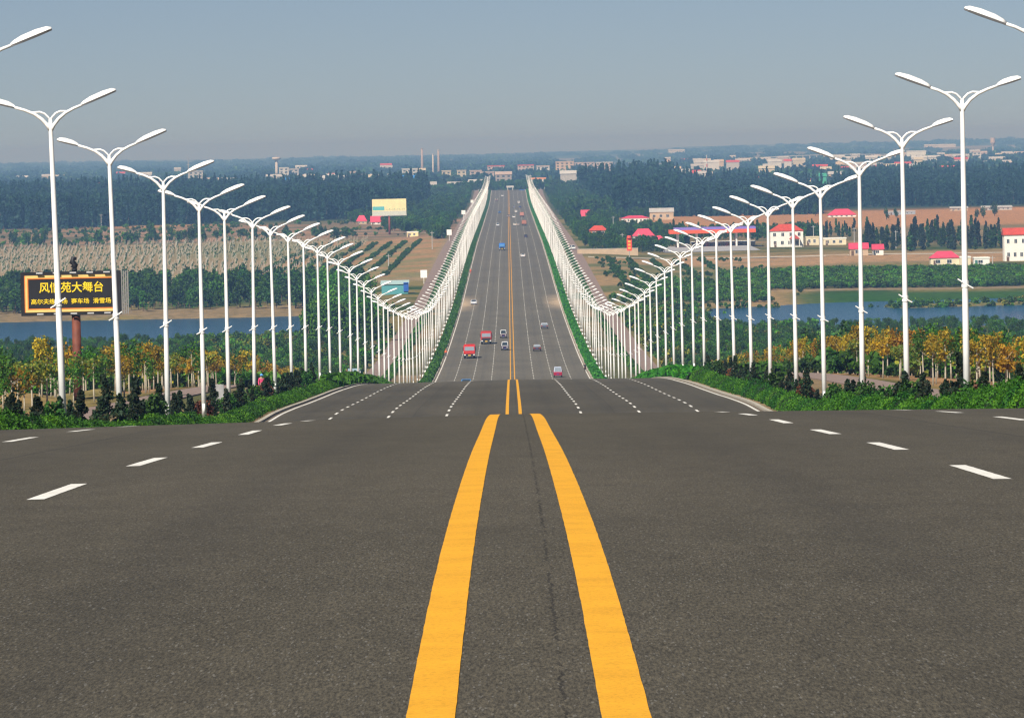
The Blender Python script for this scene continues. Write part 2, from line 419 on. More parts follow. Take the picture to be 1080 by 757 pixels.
# smoother wheel paths, one pair in each lane
ax = math_('ABSOLUTE', sep.outputs['X'])
lane = math_('FRACT', math_('DIVIDE', math_('SUBTRACT', ax, .45), 3.5))
wp = math_('ABSOLUTE', math_('SUBTRACT', math_('ABSOLUTE', math_('SUBTRACT', lane, .5)), .22))
wpm = math_('MULTIPLY', math_('SUBTRACT', 1.0, math_('MULTIPLY', wp, 9.0), clamp=True), big)
c = mixc(math_('MULTIPLY', wpm, .5), c, mixc(1, c, (.8, .8, .8), 'MULTIPLY'))
# longitudinal crack beside the centre line
wob = math_('MULTIPLY', math_('SUBTRACT', noise_(3.0, 4, .7, mapscale=(0, 1, 0)), .5), .12)
wob2 = math_('MULTIPLY', math_('SUBTRACT', noise_(40.0, 2, .7, mapscale=(1, .25, 1)), .5), .022)
dist = math_('ABSOLUTE', math_('SUBTRACT', math_('SUBTRACT', sep.outputs['X'], .147), math_('ADD', wob, wob2)))
brk = math_('GREATER_THAN', noise_(0.5, 3, .7, mapscale=(0, 1, 0)), .46)
crk = math_('MULTIPLY', math_('LESS_THAN', dist, .0075), brk)
c = mixc(math_('MULTIPLY', crk, .6), c, (.012, .011, .01))
# paving joint out in the second lane, and short dark skid flecks
jd = math_('ABSOLUTE', math_('SUBTRACT', math_('ADD', ax, math_('MULTIPLY', noise_(.4, 2, .5, mapscale=(0, 1, 0)), .1)), 6.05))
c = mixc(math_('MULTIPLY', math_('LESS_THAN', jd, .03), .45), c, (.02, .02, .02))
drip = math_('MULTIPLY', math_('SUBTRACT', 1.0, math_('MULTIPLY', math_('ABSOLUTE', math_('SUBTRACT', lane, .5)), 6.0), clamp=True), noise_(.5, 5, .7, mapscale=(1.5, .12, 1)))
c = mixc(math_('MULTIPLY', drip, .42), c, (.026, .025, .023))
fl = math_('GREATER_THAN', noise_(1.0, 2, .5, mapscale=(1.6, 9, 1)), .775)
c = mixc(math_('MULTIPLY', fl, .6), c, (.018, .018, .02))
# earth dragged onto the road at the field entrances
dm = math_('SUBTRACT', 1.0, math_('DIVIDE', math_('ABSOLUTE', math_('SUBTRACT', sep.outputs['Y'], 1540)), 75), clamp=True)
dx = math_('DIVIDE', math_('SUBTRACT', ax, 9.2), 5.0, clamp=True)
dirt = math_('MULTIPLY', math_('MULTIPLY', dm, dx), math_('MULTIPLY', noise_(.15, 4, .6), 2.0), clamp=True)
c = mixc(math_('MULTIPLY', dirt, .9), c, (.30, .22, .14))
# dusty gutters
gut = math_('MULTIPLY', math_('DIVIDE', math_('SUBTRACT', ax, 14.2), .7, clamp=True), .6)
c = mixc(gut, c, (.22, .17, .12))
# paler asphalt beyond the second brow: haze and grazing sheen put into its colour
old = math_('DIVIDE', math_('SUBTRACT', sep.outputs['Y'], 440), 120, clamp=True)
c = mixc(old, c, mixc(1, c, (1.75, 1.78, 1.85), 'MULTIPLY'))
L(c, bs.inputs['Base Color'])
bs.inputs['Roughness'].default_value = .85; bs.inputs['Specular IOR Level'].default_value = .25
b = N(nt, 'ShaderNodeBump', i_Strength=.5, i_Distance=.004); L(fine, b.inputs['Height']); L(b.outputs['Normal'], bs.inputs['Normal'])
asphalt = m
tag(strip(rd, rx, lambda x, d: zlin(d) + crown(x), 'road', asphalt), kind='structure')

# painted markings
def paint(name, c, wear, wc):
    m, nt, bs = new_mat(name); L = nt.links.new
    tc = N(nt, 'ShaderNodeTexCoord')
    n1 = N(nt, 'ShaderNodeTexNoise', i_Scale=45.0, i_Detail=3.0, i_Roughness=.8); L(tc.outputs['Object'], n1.inputs['Vector'])
    n2 = N(nt, 'ShaderNodeTexNoise', i_Scale=1.7, i_Detail=6.0, i_Roughness=.7); L(tc.outputs['Object'], n2.inputs['Vector'])
    r1 = ramp(nt, [(.30, tuple(k*.72 for k in c)), (.55, c), (.8, tuple(min(1, k*1.06) for k in c))]); L(n1.outputs['Fac'], r1.inputs['Fac'])
    r2 = ramp(nt, [(.25, (.80, .78, .75)), (.6, (1, 1, 1))]); L(n2.outputs['Fac'], r2.inputs['Fac'])
    mx = N(nt, 'ShaderNodeMix', data_type='RGBA', blend_type='MULTIPLY'); mx.inputs['Factor'].default_value = 1
    L(r1.outputs['Color'], mx.inputs[6]); L(r2.outputs['Color'], mx.inputs[7])
    rw = ramp(nt, [(.0, (1, 1, 1)), (wear, (1, 1, 1)), (wear + .03, (0, 0, 0))])
    n3 = N(nt, 'ShaderNodeTexNoise', i_Scale=22.0, i_Detail=6.0, i_Roughness=.75); L(tc.outputs['Object'], n3.inputs['Vector']); L(n3.outputs['Fac'], rw.inputs['Fac'])
    m2 = N(nt, 'ShaderNodeMix', data_type='RGBA'); L(rw.outputs['Color'], m2.inputs['Factor']); L(mx.outputs[2], m2.inputs[6]); m2.inputs[7].default_value = (*wc, 1)
    L(m2.outputs[2], bs.inputs['Base Color']); bs.inputs['Roughness'].default_value = .7; bs.inputs['Specular IOR Level'].default_value = .3
    b = N(nt, 'ShaderNodeBump', i_Strength=.35, i_Distance=.003); L(n1.outputs['Fac'], b.inputs['Height']); L(b.outputs['Normal'], bs.inputs['Normal'])
    return m
white_paint = paint('white_road_paint', (.82, .80, .74), .31, (.25, .24, .22))
yellow_paint = paint('yellow_road_paint', YELLOW, .285, (.42, .23, .05))
rd_arr = np.array(rd)
def line(mb, x, wd, d0, d1, mi, ragged=0.0):
    rows = [d0] + [float(q) for q in rd_arr[(rd_arr > d0 + .01) & (rd_arr < d1 - .01)]] + [d1]
    if ragged:      # slightly uneven painted edge near the camera
        rr = []
        for a_, b_ in zip(rows[:-1], rows[1:]):
            k = 4 if b_ < 130 else 1
            rr += [a_ + (b_ - a_) * i / k for i in range(k)]
        rows = rr + [rows[-1]]
    pv = None
    for d in rows:
        lift = .004 + (.012 if d > 460 else 0) + (.03 if d > 1500 else 0)
        e0, e1 = (random.uniform(-ragged, ragged), random.uniform(-ragged, ragged)) if ragged and d < 130 else (0, 0)
        a_, b_ = x - wd/2 + e0, x + wd/2 + e1
        n = len(mb.v); mb.v += [(a_, d, zlin(d) + crown(a_) + lift), (b_, d, zlin(d) + crown(b_) + lift)]
        if pv is not None: mb.f.append((pv, pv+1, n+1, n)); mb.m.append(mi)
        pv = n
mk = MB()
for s in (-1, 1):
    line(mk, s * .39, .197, -40, 4480, 1, .0016)
    line(mk, s * 14.55, .17, -40, 4480, 0, .003)
    for j, X in enumerate((4.0, 7.5, 11.0)):
        k = -7
        while True:
            c0 = 44.4 + 10.9 * k + (.35 * j)
            if c0 > 4440: break
            line(mk, s * X, .15, c0 - 2.15, c0 + 2.15, 0, .003); k += 1
for d in (2755.0,):    # stop line at the far crossing
    line_z = lambda x: zlin(d) + crown(x) + .05
    mk.quad((.8, d, line_z(.8)), (14.2, d, line_z(14.2)), (14.2, d + 1.2, line_z(14.2)), (.8, d + 1.2, line_z(.8)))
tag(mk.build('road_markings', [white_paint, yellow_paint]), kind='structure')

# kerbs and the pink side paths
kerb_m = plain('kerb_concrete', (.42, .38, .31), .9, var=.25, scale=1.2, bump=.2)
pink_m = plain('pink_paving', (.25, .18, .15), .9, var=.2, scale=.8, bump=.2)
for s in (-1, 1):
    mb = MB(); pv = None
    prof = [(ROADHALF, -.25), (ROADHALF, .12), (ROADHALF + .28, .12), (ROADHALF + .28, -.25)]
    for d in rd:
        z = zlin(d) + crown(ROADHALF); n = len(mb.v)
        mb.v += [(s * x, d, z + h) for x, h in prof]
        if pv is not None:
            for j in range(3):
                q = (pv+j, n+j, n+j+1, pv+j+1); mb.f.append(q if s > 0 else q[::-1]); mb.m.append(0)
        pv = n
    tag(mb.build('kerb', kerb_m), kind='structure')
    rows = list(np.arange(60, 480, 4.0)) + list(np.arange(480, 4501, 20.0))
    mb = MB(); pv = None
    for d in rows:
        z = float(ZR(d)); n = len(mb.v)
        mb.v += [(s*25.4, d, z - .2), (s*25.4, d, z + .06), (s*29.2, d, z + .06), (s*29.2, d, z - .2)]
        if pv is not None:
            for j in range(3):
                q = (pv+j, n+j, n+j+1, pv+j+1); mb.f.append(q if s > 0 else q[::-1]); mb.m.append(0)
        pv = n
    tag(mb.build('side_path', pink_m), kind='structure')

# ------------------------------------------------------------------ street lamps
lamp_white = plain('white_lamp_enamel', (.88, .88, .86), .35, var=.13, scale=1.3)
lnt = lamp_white.node_tree; lbs = lnt.nodes['Principled BSDF']
ltc = N(lnt, 'ShaderNodeTexCoord'); lmp = N(lnt, 'ShaderNodeMapping'); lmp.inputs['Scale'].default_value = (6, 6, .5); ln_ = N(lnt, 'ShaderNodeTexNoise', i_Scale=1.0, i_Detail=6.0, i_Roughness=.7)
lnt.links.new(ltc.outputs['Object'], lmp.inputs['Vector']); lnt.links.new(lmp.outputs[0], ln_.inputs['Vector'])
lr = ramp(lnt, [(.52, (0, 0, 0)), (.75, (.45, .45, .45))]); lnt.links.new(ln_.outputs['Fac'], lr.inputs['Fac'])
old_c = lbs.inputs['Base Color'].links[0].from_socket; lm = N(lnt, 'ShaderNodeMix', data_type='RGBA'); lnt.links.new(lr.outputs['Color'], lm.inputs['Factor']); lnt.links.new(old_c, lm.inputs[6]); lm.inputs[7].default_value = (.45, .40, .33, 1)
lnt.links.new(lm.outputs[2], lbs.inputs['Base Color'])
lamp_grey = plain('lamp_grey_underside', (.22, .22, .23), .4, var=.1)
HL = 12.1
def lamp_parts():
    """road side is +x"""
    parts = {}
    p = MB(); p.tube([(0,0,0), (0,0,.35)], [.20, .20], 12); p.tube([(0,0,.35), (0,0,4), (0,0,HL), (0,0,HL+.36)], [.140, .125, .085, .062], 12)
    p.box(-.075, .075, -.15, -.112, .7, 1.25); p.box(-.24, .24, -.24, .24, -.25, .03)
    parts['pole'] = p
    br = MB(); br.tube([(-.30, -.13, 5.15), (0, -.13, 5.32), (.30, -.13, 5.52)], .03, 6); br.tube([(0,0,5.2),(0,0,5.45)], .145, 12)
    parts['flag_bracket'] = br
    def arm(sx, pts):
        a = MB(); a.tube([(sx*x, 0, HL + z) for x, z in pts], [.078, .075, .07, .064, .058, .054, .05][:len(pts)], 8); return a
    parts['arm'] = [arm(1, [(0, -.12), (.12, .10), (.32, .34), (.60, .56), (.92, .72), (1.28, .85)]),
                    arm(-1, [(0, -.12), (.12, .10), (.32, .34), (.62, .56), (.98, .72), (1.40, .86)])]
    def scroll(sx):
        a = MB(); a.tube([(sx*x, 0, HL + z) for x, z in [(.0, .30), (.08, .42), (.22, .56), (.40, .63), (.58, .62), (.70, .615)]], [.042]*6, 6); return a
    parts['scroll'] = [scroll(1), scroll(-1)]
    def head(sx, x0, z0, ln, rise):
        h = MB(); u = MB()
        secs = [(0, .06, .06), (.10, .12, .11), (.30, .18, .16), (.65, .20, .17), (.90, .18, .13), (1.0, .11, .06)]
        rings = []
        for t, hw, hh in secs:
            cx, cz = x0 + t*ln, HL + z0 + t*rise
            ring = []
            for j in range(9):                       # upper shell
                w = math.pi * j / 8
                ring.append((sx*(cx - math.sin(w)*hh*rise/ln), hw*math.cos(w), cz + math.sin(w)*hh))
            rings.append(ring)
        n0 = len(h.v)
        for rg in rings: h.v += rg
        k = 9
        for i in range(len(rings)-1):
            for j in range(k-1):
                q = (n0+i*k+j, n0+(i+1)*k+j, n0+(i+1)*k+j+1, n0+i*k+j+1); h.f.append(q if sx > 0 else q[::-1]); h.m.append(0)
        h.f.append(tuple(n0+j for j in range(k))); h.m.append(0); h.f.append(tuple(n0+(len(rings)-1)*k+j for j in reversed(range(k)))); h.m.append(0)
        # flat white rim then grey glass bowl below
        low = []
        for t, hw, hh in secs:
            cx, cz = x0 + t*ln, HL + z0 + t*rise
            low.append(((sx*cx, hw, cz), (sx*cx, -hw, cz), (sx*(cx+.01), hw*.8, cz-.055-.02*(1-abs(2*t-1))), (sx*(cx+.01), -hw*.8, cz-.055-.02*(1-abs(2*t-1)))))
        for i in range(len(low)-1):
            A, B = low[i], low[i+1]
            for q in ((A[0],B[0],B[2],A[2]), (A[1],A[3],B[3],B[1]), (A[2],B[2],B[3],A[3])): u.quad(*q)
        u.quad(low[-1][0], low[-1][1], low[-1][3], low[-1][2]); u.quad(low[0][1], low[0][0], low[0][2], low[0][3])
        return h, u
    parts['head'] = [head(1, 1.22, .84, 1.36, .52), head(-1, 1.36, .855, .92, .27)]
    return parts
LP = lamp_parts()
def lamp(side):
    t = thing('street_lamp', 'x', 'street lamp')
    sx = 1 if side < 0 else -1
    def mir(mb):
        if sx > 0: return mb
        q = MB(); q.v = [(-x, y, z) for x, y, z in mb.v]; q.f = [tuple(reversed(f)) for f in mb.f]; q.m = list(mb.m); return q
    mir(LP['pole']).build('pole', lamp_white, t, True)
    mir(LP['flag_bracket']).build('flag_bracket', lamp_white, t)
    for i in (0, 1):
        a_ = mir(LP['arm'][i]).build('arm', lamp_white, t, True)
        mir(LP['scroll'][i]).build('scroll', lamp_white, a_, True)
        h = mir(LP['head'][i][0]).build('lamp_head', lamp_white, t, True)
        tag(h, ['long lamp head reaching over the road', 'short lamp head over the side path'][i])
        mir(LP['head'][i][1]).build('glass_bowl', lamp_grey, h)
    # the same lamp as one mesh for the distance
    jn = MB()
    for mb in [LP['pole']] + LP['arm'] + LP['scroll'] + [LP['head'][0][0], LP['head'][1][0]]:
        n = len(jn.v); q = mir(mb); jn.v += q.v; jn.f += [tuple(n+i for i in f) for f in q.f]; jn.m += [0]*len(q.f)
    for hd in LP['head']:
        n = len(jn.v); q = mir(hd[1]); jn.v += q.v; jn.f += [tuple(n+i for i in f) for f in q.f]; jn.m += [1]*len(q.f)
    return t, jn.mesh('street_lamp', [lamp_white, lamp_grey])
LAMP_D = [168.5 + 29.5 * k for k in range(144)]
for side, word in ((-1, 'left'), (1, 'right')):
    proto, far_me = lamp(side)
    grp = f'street lamps along the {word} verge'
    for k, d in enumerate(LAMP_D):
        loc = (side * 17.5 + random.uniform(-.12, .12), d + random.uniform(-.7, .7), float(ZR(d)) - .05)
        lean = random.gauss(0, .0035)
        if side < 0 and k in (1, 2): lean -= .016
        if k < 40: lab = f'white twin-armed street lamp on the {word} verge, {ordinal(k+1)} from the front of its row'
        else: lab = f'white street lamp deep in the merging far part of the {word} row'
        if d < 1900:
            o = proto if k == 0 else copy_thing(proto, loc)
            o.location = loc
        else:
            o = link('street_lamp', far_me, None, loc); tag(o, None, 'street lamp')
        o.rotation_euler = (random.gauss(0, .004), lean, random.gauss(0, .02)); tag(o, lab, None, grp)
# ------------------------------------------------------------------ vegetation
bark = plain('bark', (.13, .09, .06), .9, var=.4, scale=6, bump=.3)
pale_bark = plain('whitewashed_bark', (.42, .37, .28), .9, var=.35, scale=4, bump=.2)
gold_leaf = leafmat('golden_leaves', (.13, .12, .012), (.42, .28, .015), (.56, .40, .03), .35, 1)
amber_leaf = leafmat('amber_leaves', (.18, .12, .012), (.44, .23, .014), (.50, .30, .02), .35, 1)
olive_leaf = leafmat('yellow_green_leaves', (.05, .085, .014), (.12, .16, .02), (.32, .26, .02), .35)
green_leaf = leafmat('green_leaves', (.012, .042, .004), (.032, .088, .006), (.066, .14, .010), .22)
fresh_leaf = leafmat('fresh_green_leaves', (.020, .070, .005), (.05, .145, .007), (.09, .20, .012), .25)
dark_leaf = leafmat('dark_needles', (.008, .020, .008), (.016, .038, .013), (.04, .035, .012), .1, 1)
hedge_leaf = leafmat('hedge_leaves', (.012, .060, .003), (.026, .110, .005), (.05, .155, .009), .3, 1.65)
hedge_dark = leafmat('hedge_leaves_dark', (.006, .028, .003), (.014, .055, .004), (.025, .075, .006), .25, 1.6)
hedge_light = leafmat('hedge_leaves_light', (.03, .095, .004), (.055, .15, .007), (.085, .19, .012), .35, 1.6)
poplar_leaf = leafmat('poplar_leaves', (.007, .030, .020), (.013, .048, .029), (.022, .064, .030), .15, 1)
deep_leaf = leafmat('deep_green_leaves', (.008, .030, .004), (.020, .060, .007), (.042, .090, .010), .15)

def crown_mesh(name, mat, h, r, base, n, leaf, clumps=9, shape='round', core=0):
    """leaf clumps through the crown volume, uneven outline"""
    Ps = []
    per = n // clumps
    for i in range(clumps):
        t = (i + .5) / clumps
        a = RNG.uniform(0, 2*math.pi)
        if shape == 'round':
            z = base + (h - base) * RNG.uniform(.12, .88); q = (z - base) / (h - base); rr = r * math.sqrt(max(.05, 1 - (2*q-1)**2)) * RNG.uniform(.2, .75)
            spread = np.array([.30*r, .30*r, .19*(h-base)])
        elif shape == 'column':
            z = base + (h - base) * t; rr = r * .35 * RNG.uniform(.2, 1) * math.sin(math.pi * min(1, .15 + .85*t)) ; taper = (1 - .75*t**1.6)
            spread = np.array([.42*r*taper, .42*r*taper, (h-base)/clumps*.75])
        else:   # cone
            z = base + (h - base) * t; rr = r * .45 * (1 - t) * RNG.uniform(.3, 1)
            spread = np.array([.40*r*(1-t*.9), .40*r*(1-t*.9), (h-base)/clumps*.7])
        c = np.array([math.cos(a)*rr, math.sin(a)*rr, z])
        k = per if shape != 'cone' else max(4, int(per * 1.7 * (1 - t) + per * .2))
        d = rand_dirs(k) * (RNG.uniform(0, 1, (k, 1)) ** .45) * spread * 1.35
        Ps.append(c + d)
    P = np.concatenate(Ps); P[:,2] = np.maximum(P[:,2], base * .6 + .05)
    U, V = leaf_axes(len(P), leaf, .4, .6 if shape == 'column' else 0)
    return quads_mesh(name, P, U, V, mat)
def trunk_mesh(name, mat, h, r, limbs, spread, wob=.05):
    mb = MB(); pts = [(0, 0, -.25)]; x = y = 0
    for i in range(1, 5):
        x += random.uniform(-wob, wob)*h*.25; y += random.uniform(-wob, wob)*h*.25; pts.append((x, y, h*i/4))
    mb.tube(pts, [r*1.15, r, r*.85, r*.65, r*.3], 7)
    for i in range(limbs):
        t = random.uniform(.5, .9); a = random.uniform(0, 6.28); b = Vector(pts[2]).lerp(Vector(pts[4]), max(0, (t-.5)*2))
        e = b + Vector((math.cos(a)*spread, math.sin(a)*spread, spread*random.uniform(.5, 1.1)))
        mb.tube([b, b.lerp(e, .5) + Vector((0,0,.06*spread)), e], [r*.45, r*.3, r*.12], 5)
    return mb.mesh(name, mat, True)

def tree_protos(name, cat, specs, group):
    """specs: list of (label, crown mesh, trunk mesh) -> prototype things (first one of each gets used)"""
    out = []
    for lab, cm, tm in specs:
        t = thing(name, lab, cat, (0,0,0), 0, group)
        link('trunk', tm, t); link('crown', cm, t); out.append([t, False])
    return out
def plant(protos, i, x, d, sc=1.0, label=None, dz=0.0, rz=None):
    p = protos[i % len(protos)]
    rz = random.uniform(0, 6.28) if rz is None else rz
    loc = (x, d, tz(x, d) + dz)
    if not p[1]:
        o = p[0]; p[1] = True; o.location = loc; o.rotation_euler.z = rz; o.scale = (sc, sc, sc)
    else: o = copy_thing(p[0], loc, rz, sc)
    if label: o['label'] = label
    return o
def finish(protos):
    for t, used in protos:
        if not used:
            for c in kids(t): bpy.data.objects.remove(c)
            bpy.data.objects.remove(t)

def scatter(name, pts, rz, sc, var, meshes, label, cat, group=None, base_mesh=None):
    """stuff nobody could count: one object whose points carry instanced plants"""
    me = bpy.data.meshes.new(name); n = len(pts)
    me.vertices.add(n); me.vertices.foreach_set('co', np.asarray(pts, np.float32).reshape(-1))
    for nm, dat in (('rz', rz), ('sc', sc)):
        a = me.attributes.new(nm, 'FLOAT', 'POINT'); a.data.foreach_set('value', np.asarray(dat, np.float32))
    a = me.attributes.new('var', 'INT', 'POINT'); a.data.foreach_set('value', np.asarray(var, np.int32))
    me.update(); o = link(name, me)
    ng = bpy.data.node_groups.new(name + '_scatter', 'GeometryNodeTree')
    ng.interface.new_socket('Geometry', in_out='INPUT', socket_type='NodeSocketGeometry'); ng.interface.new_socket('Geometry', in_out='OUTPUT', socket_type='NodeSocketGeometry')
    gi = ng.nodes.new('NodeGroupInput'); go = ng.nodes.new('NodeGroupOutput'); jn = ng.nodes.new('GeometryNodeJoinGeometry')
    def attr(nm, t):
        q = ng.nodes.new('GeometryNodeInputNamedAttribute'); q.data_type = t; q.inputs['Name'].default_value = nm; return q.outputs['Attribute']
    cx = ng.nodes.new('ShaderNodeCombineXYZ'); ng.links.new(attr('rz', 'FLOAT'), cx.inputs['Z'])
    for i, m in enumerate(meshes):
        src = bpy.data.objects.new(name + '_source', m)
        oi = ng.nodes.new('GeometryNodeObjectInfo'); oi.inputs['Object'].default_value = src; oi.inputs['As Instance'].default_value = True
        cmp_ = ng.nodes.new('FunctionNodeCompare'); cmp_.data_type = 'INT'; cmp_.operation = 'EQUAL'
        ins = [s for s in cmp_.inputs if s.type == 'INT']; ng.links.new(attr('var', 'INT'), ins[0]); ins[1].default_value = i
        ip = ng.nodes.new('GeometryNodeInstanceOnPoints')
        ng.links.new(gi.outputs[0], ip.inputs['Points']); ng.links.new(cmp_.outputs[0], ip.inputs['Selection'])
        ng.links.new(oi.outputs['Geometry'], ip.inputs['Instance']); ng.links.new(cx.outputs[0], ip.inputs['Rotation']); ng.links.new(attr('sc', 'FLOAT'), ip.inputs['Scale'])
        ng.links.new(ip.outputs[0], jn.inputs[0])
    ng.links.new(jn.outputs[0], go.inputs[0])
    md = o.modifiers.new('scatter', 'NODES'); md.node_group = ng
    return tag(o, label, cat, group, 'stuff')
def joined(cm, tm):
    """crown + trunk as one mesh for scattering"""
    me = bpy.data.meshes.new('tree')
    n1, n2 = len(cm.vertices), len(tm.vertices)
    v = np.empty((n1+n2)*3, np.float32); a = np.empty(n1*3, np.float32); b = np.empty(n2*3, np.float32)
    cm.vertices.foreach_get('co', a); tm.vertices.foreach_get('co', b)
    vv = np.concatenate([a, b]).reshape(-1, 3).tolist()
    ff = [tuple(p.vertices) for p in cm.polygons] + [tuple(n1+i for i in p.vertices) for p in tm.polygons]
    me.from_pydata(vv, [], ff); me.materials.append(cm.materials[0]); me.materials.append(tm.materials[0])
    me.polygons.foreach_set('material_index', [0]*len(cm.polygons) + [1]*len(tm.polygons)); me.update(); return me
CLEAR = [(612, 623, 2700, 3120), (620, 643, 2260, 2480), (653, 687, 2650, 2960), (665, 705, 2220, 2460), (683, 713, 2700, 3050), (892, 934, 1880, 2140), (978, 1046, 1700, 1960), (808, 896, 1900, 2290), (374, 406, 2600, 3050), (870, 906, 2600, 3060), (1056, 1080, 1800, 2050), (703, 800, 1900, 2230)]
def clear(x, d):
    px = 540 + x/d*F
    return any(a < px < b and c < d < e for a, b, c, e in CLEAR)
def ok_spot(x, d, margin=1.12):
    return abs(x) < 0.1 * d * margin + 6

# --- young golden trees in rows beside the path
cr = lambda mat, h=3.5, r=1.15, b=1.75, n=520, l=.08, c=9: crown_mesh('crown', mat, h, r, b, n, l, c)
tr = lambda: trunk_mesh('trunk', pale_bark, 2.9, .062, 4, .6)
gold_meshes = []
gold = tree_protos('young_tree', 'tree', [('x', cr(gold_leaf), tr()), ('x', cr(gold_leaf, 3.9, 1.0, 1.9), tr()), ('x', cr(amber_leaf, 3.6, 1.2), tr()), ('x', cr(amber_leaf, 3.3, 1.0), tr()), ('x', cr(olive_leaf, 3.6, 1.25), tr()), ('x', cr(green_leaf, 3.9, 1.3, 1.5), tr())], 'young trees beside the road')
leafword = ['golden', 'golden', 'amber', 'amber', 'yellow-green', 'green']
for side, word in ((-1, 'left'), (1, 'right')):
    for j, X in enumerate((31.4, 36.2)):
        d = 285 + 3*j; k = 0
        while d < 520:
            k += 1
            x = side * (X + random.uniform(-.6, .6)); dd = d + random.uniform(-1.6, 1.6)
            i = random.choices(range(6), (3, 2.5, 1.4, 1.2, 4.2, 2.4))[0]
            nearw = ['path-side', 'outer'][j]
            lab = f'{leafword[i]} leaved young tree with pale trunk in the {nearw} row beyond the {word} path'
            if k <= 12: lab = f'{leafword[i]} leaved young tree, {ordinal(k)} from the front in the {nearw} row beyond the {word} path'
            if ok_spot(x, dd) and not (side < 0 and (abs(x + 33.9) < 1.6 and abs(dd - 400) < 3)): plant(gold, i, x, dd, random.uniform(.8, 1.2), lab)
            d += random.choice((5, 6, 6.5, 7, 13))
far_gold = [joined(kids(t)[1].data, kids(t)[0].data) for t, _ in gold]
finish(gold)
pts = []; var = []
for side in (-1, 1):
    for X in (31.4, 36.2, 41):
        d = 522.0
        while d < 790:
            pts.append((side*(X + random.uniform(-.7, .7)), d, tz(side*X, d))); var.append(random.choices(range(6), (3, 2.5, 1.4, 1.2, 4.2, 2.4))[0]); d += random.uniform(5, 7.5)
scatter('young_trees_farther_on', pts, RNG.uniform(0, 6.28, len(pts)), RNG.uniform(.8, 1.15, len(pts)), var, far_gold, 'farther rows of golden and green young trees beside the road', 'young trees')

# --- broadleaf trees on the slope behind, the nearest ones as things
crb = lambda mat, h, r, n=900, l=.15, b=.8, c=10: crown_mesh('crown', mat, h, r, b, n, l, c)
trb = lambda h: trunk_mesh('trunk', bark, h, .12, 6, 1.1)
b_specs = [(green_leaf, 5.2, 2.2), (green_leaf, 4.4, 2.4), (fresh_leaf, 4.8, 2.1), (deep_leaf, 5.6, 2.3), (deep_leaf, 4.6, 2.0)]
bm = [(crb(m_, h, r), trb(h*.75)) for m_, h, r in b_specs]
slope = tree_protos('broadleaf_tree', 'tree', [('x', c_, t_) for c_, t_ in bm], 'trees on the slope beside the road')
bword = ['green', 'broad green', 'bright green', 'dark green', 'small dark green']
cnt = {-1: 0, 1: 0}; tries = 0
spots = []
while (cnt[-1] < 120 or cnt[1] < 120) and tries < 20000:
    tries += 1
    side = random.choice((-1, 1)); d = random.uniform(330, 760); x = side * random.uniform(41, 82)
    if cnt[side] >= 120 or not ok_spot(x, d, 1.08) or any((x-a)**2 + ((d-b)*.6)**2 < 7 for a, b in spots): continue
    if side < 0 and 480 < d < 640 and x > -50: continue
    spots.append((x, d)); cnt[side] += 1; i = random.randrange(5)
    w_ = 'left' if side < 0 else 'right'
    plant(slope, i, x, d, random.uniform(.8, 1.2) * float(np.interp(d, [330, 430, 560, 760], [.55, .7, 1.1, 1.25])), f'{bword[i]} bushy tree on the slope {w_} of the road before the river')
finish(slope)
# --- and the wood down to the river as one mass
jm = [joined(c_, t_) for c_, t_ in bm]
pts = []
tries = 0
while len(pts) < 3600 and tries < 200000:
    tries += 1
    d = random.uniform(660, 1345); side = random.choice((-1, 1)); x = side * random.uniform(32, 150)
    if not ok_spot(x, d): continue
    dens = .5 + .5 * float(vnoise(x, d, 40, 31))
    if abs(x) < 46 and random.random() > .45: continue
    if d < 900 and abs(x) < 42 and random.random() > .2: continue
    if random.random() > .35 + .65*dens: continue
    if d > 1100 and 225 < 540 + x/d*F < 318: continue
    pts.append((x, d, tz(x, d) - .1))
scatter('riverside_wood', pts, RNG.uniform(0, 6.28, len(pts)), RNG.uniform(.6, 1.15, len(pts)) * np.interp([p[1] for p in pts], [700, 1000, 1345], [.95, .75, .5]), RNG.integers(0, 5, len(pts)), jm, 'dense green wood on the slope running down to the river', 'wood')
# --- tall bright trees where the road crosses the valley, left side
big = [joined(crown_mesh('crown', m_, 10.5, 3.4, 1.4, 900, .36, 16), trunk_mesh('trunk', bark, 8, .22, 6, 2)) for m_ in (fresh_leaf, green_leaf, deep_leaf)]
valley = tree_protos('valley_tree', 'tree', [('x', crown_mesh('crown', m_, h, r, 1.2, 900, .34, 16), trunk_mesh('trunk', bark, h*.7, .22, 6, 1.8)) for m_, h, r in ((fresh_leaf, 10.5, 3.3), (green_leaf, 9, 3.2), (deep_leaf, 9.5, 3))], 'tall trees at the valley bottom')
vs = []; tries = 0
while len(vs) < 62 and tries < 9000:
    tries += 1
    x = -random.uniform(30, 64); d = random.uniform(1210, 1760)
    if 1340 < d < 1550 and x < -57: continue
    px = 540 + x/d*F
    if px < 318 and d < 1560: continue
    if d > 1640 or (393 < px < 448 and d > 1300): continue
    if any((x-a)**2 + ((d-b)*.35)**2 < 14 for a, b in vs): continue
    vs.append((x, d)); i = random.choices((0, 1, 2), (3, 2, 2))[0]
    plant(valley, i, x, d, random.uniform(.7, 1.05), f'{["tall fresh green", "tall green", "tall dark green"][i]} tree where the road bottoms out, left of the lamps')
finish(valley)
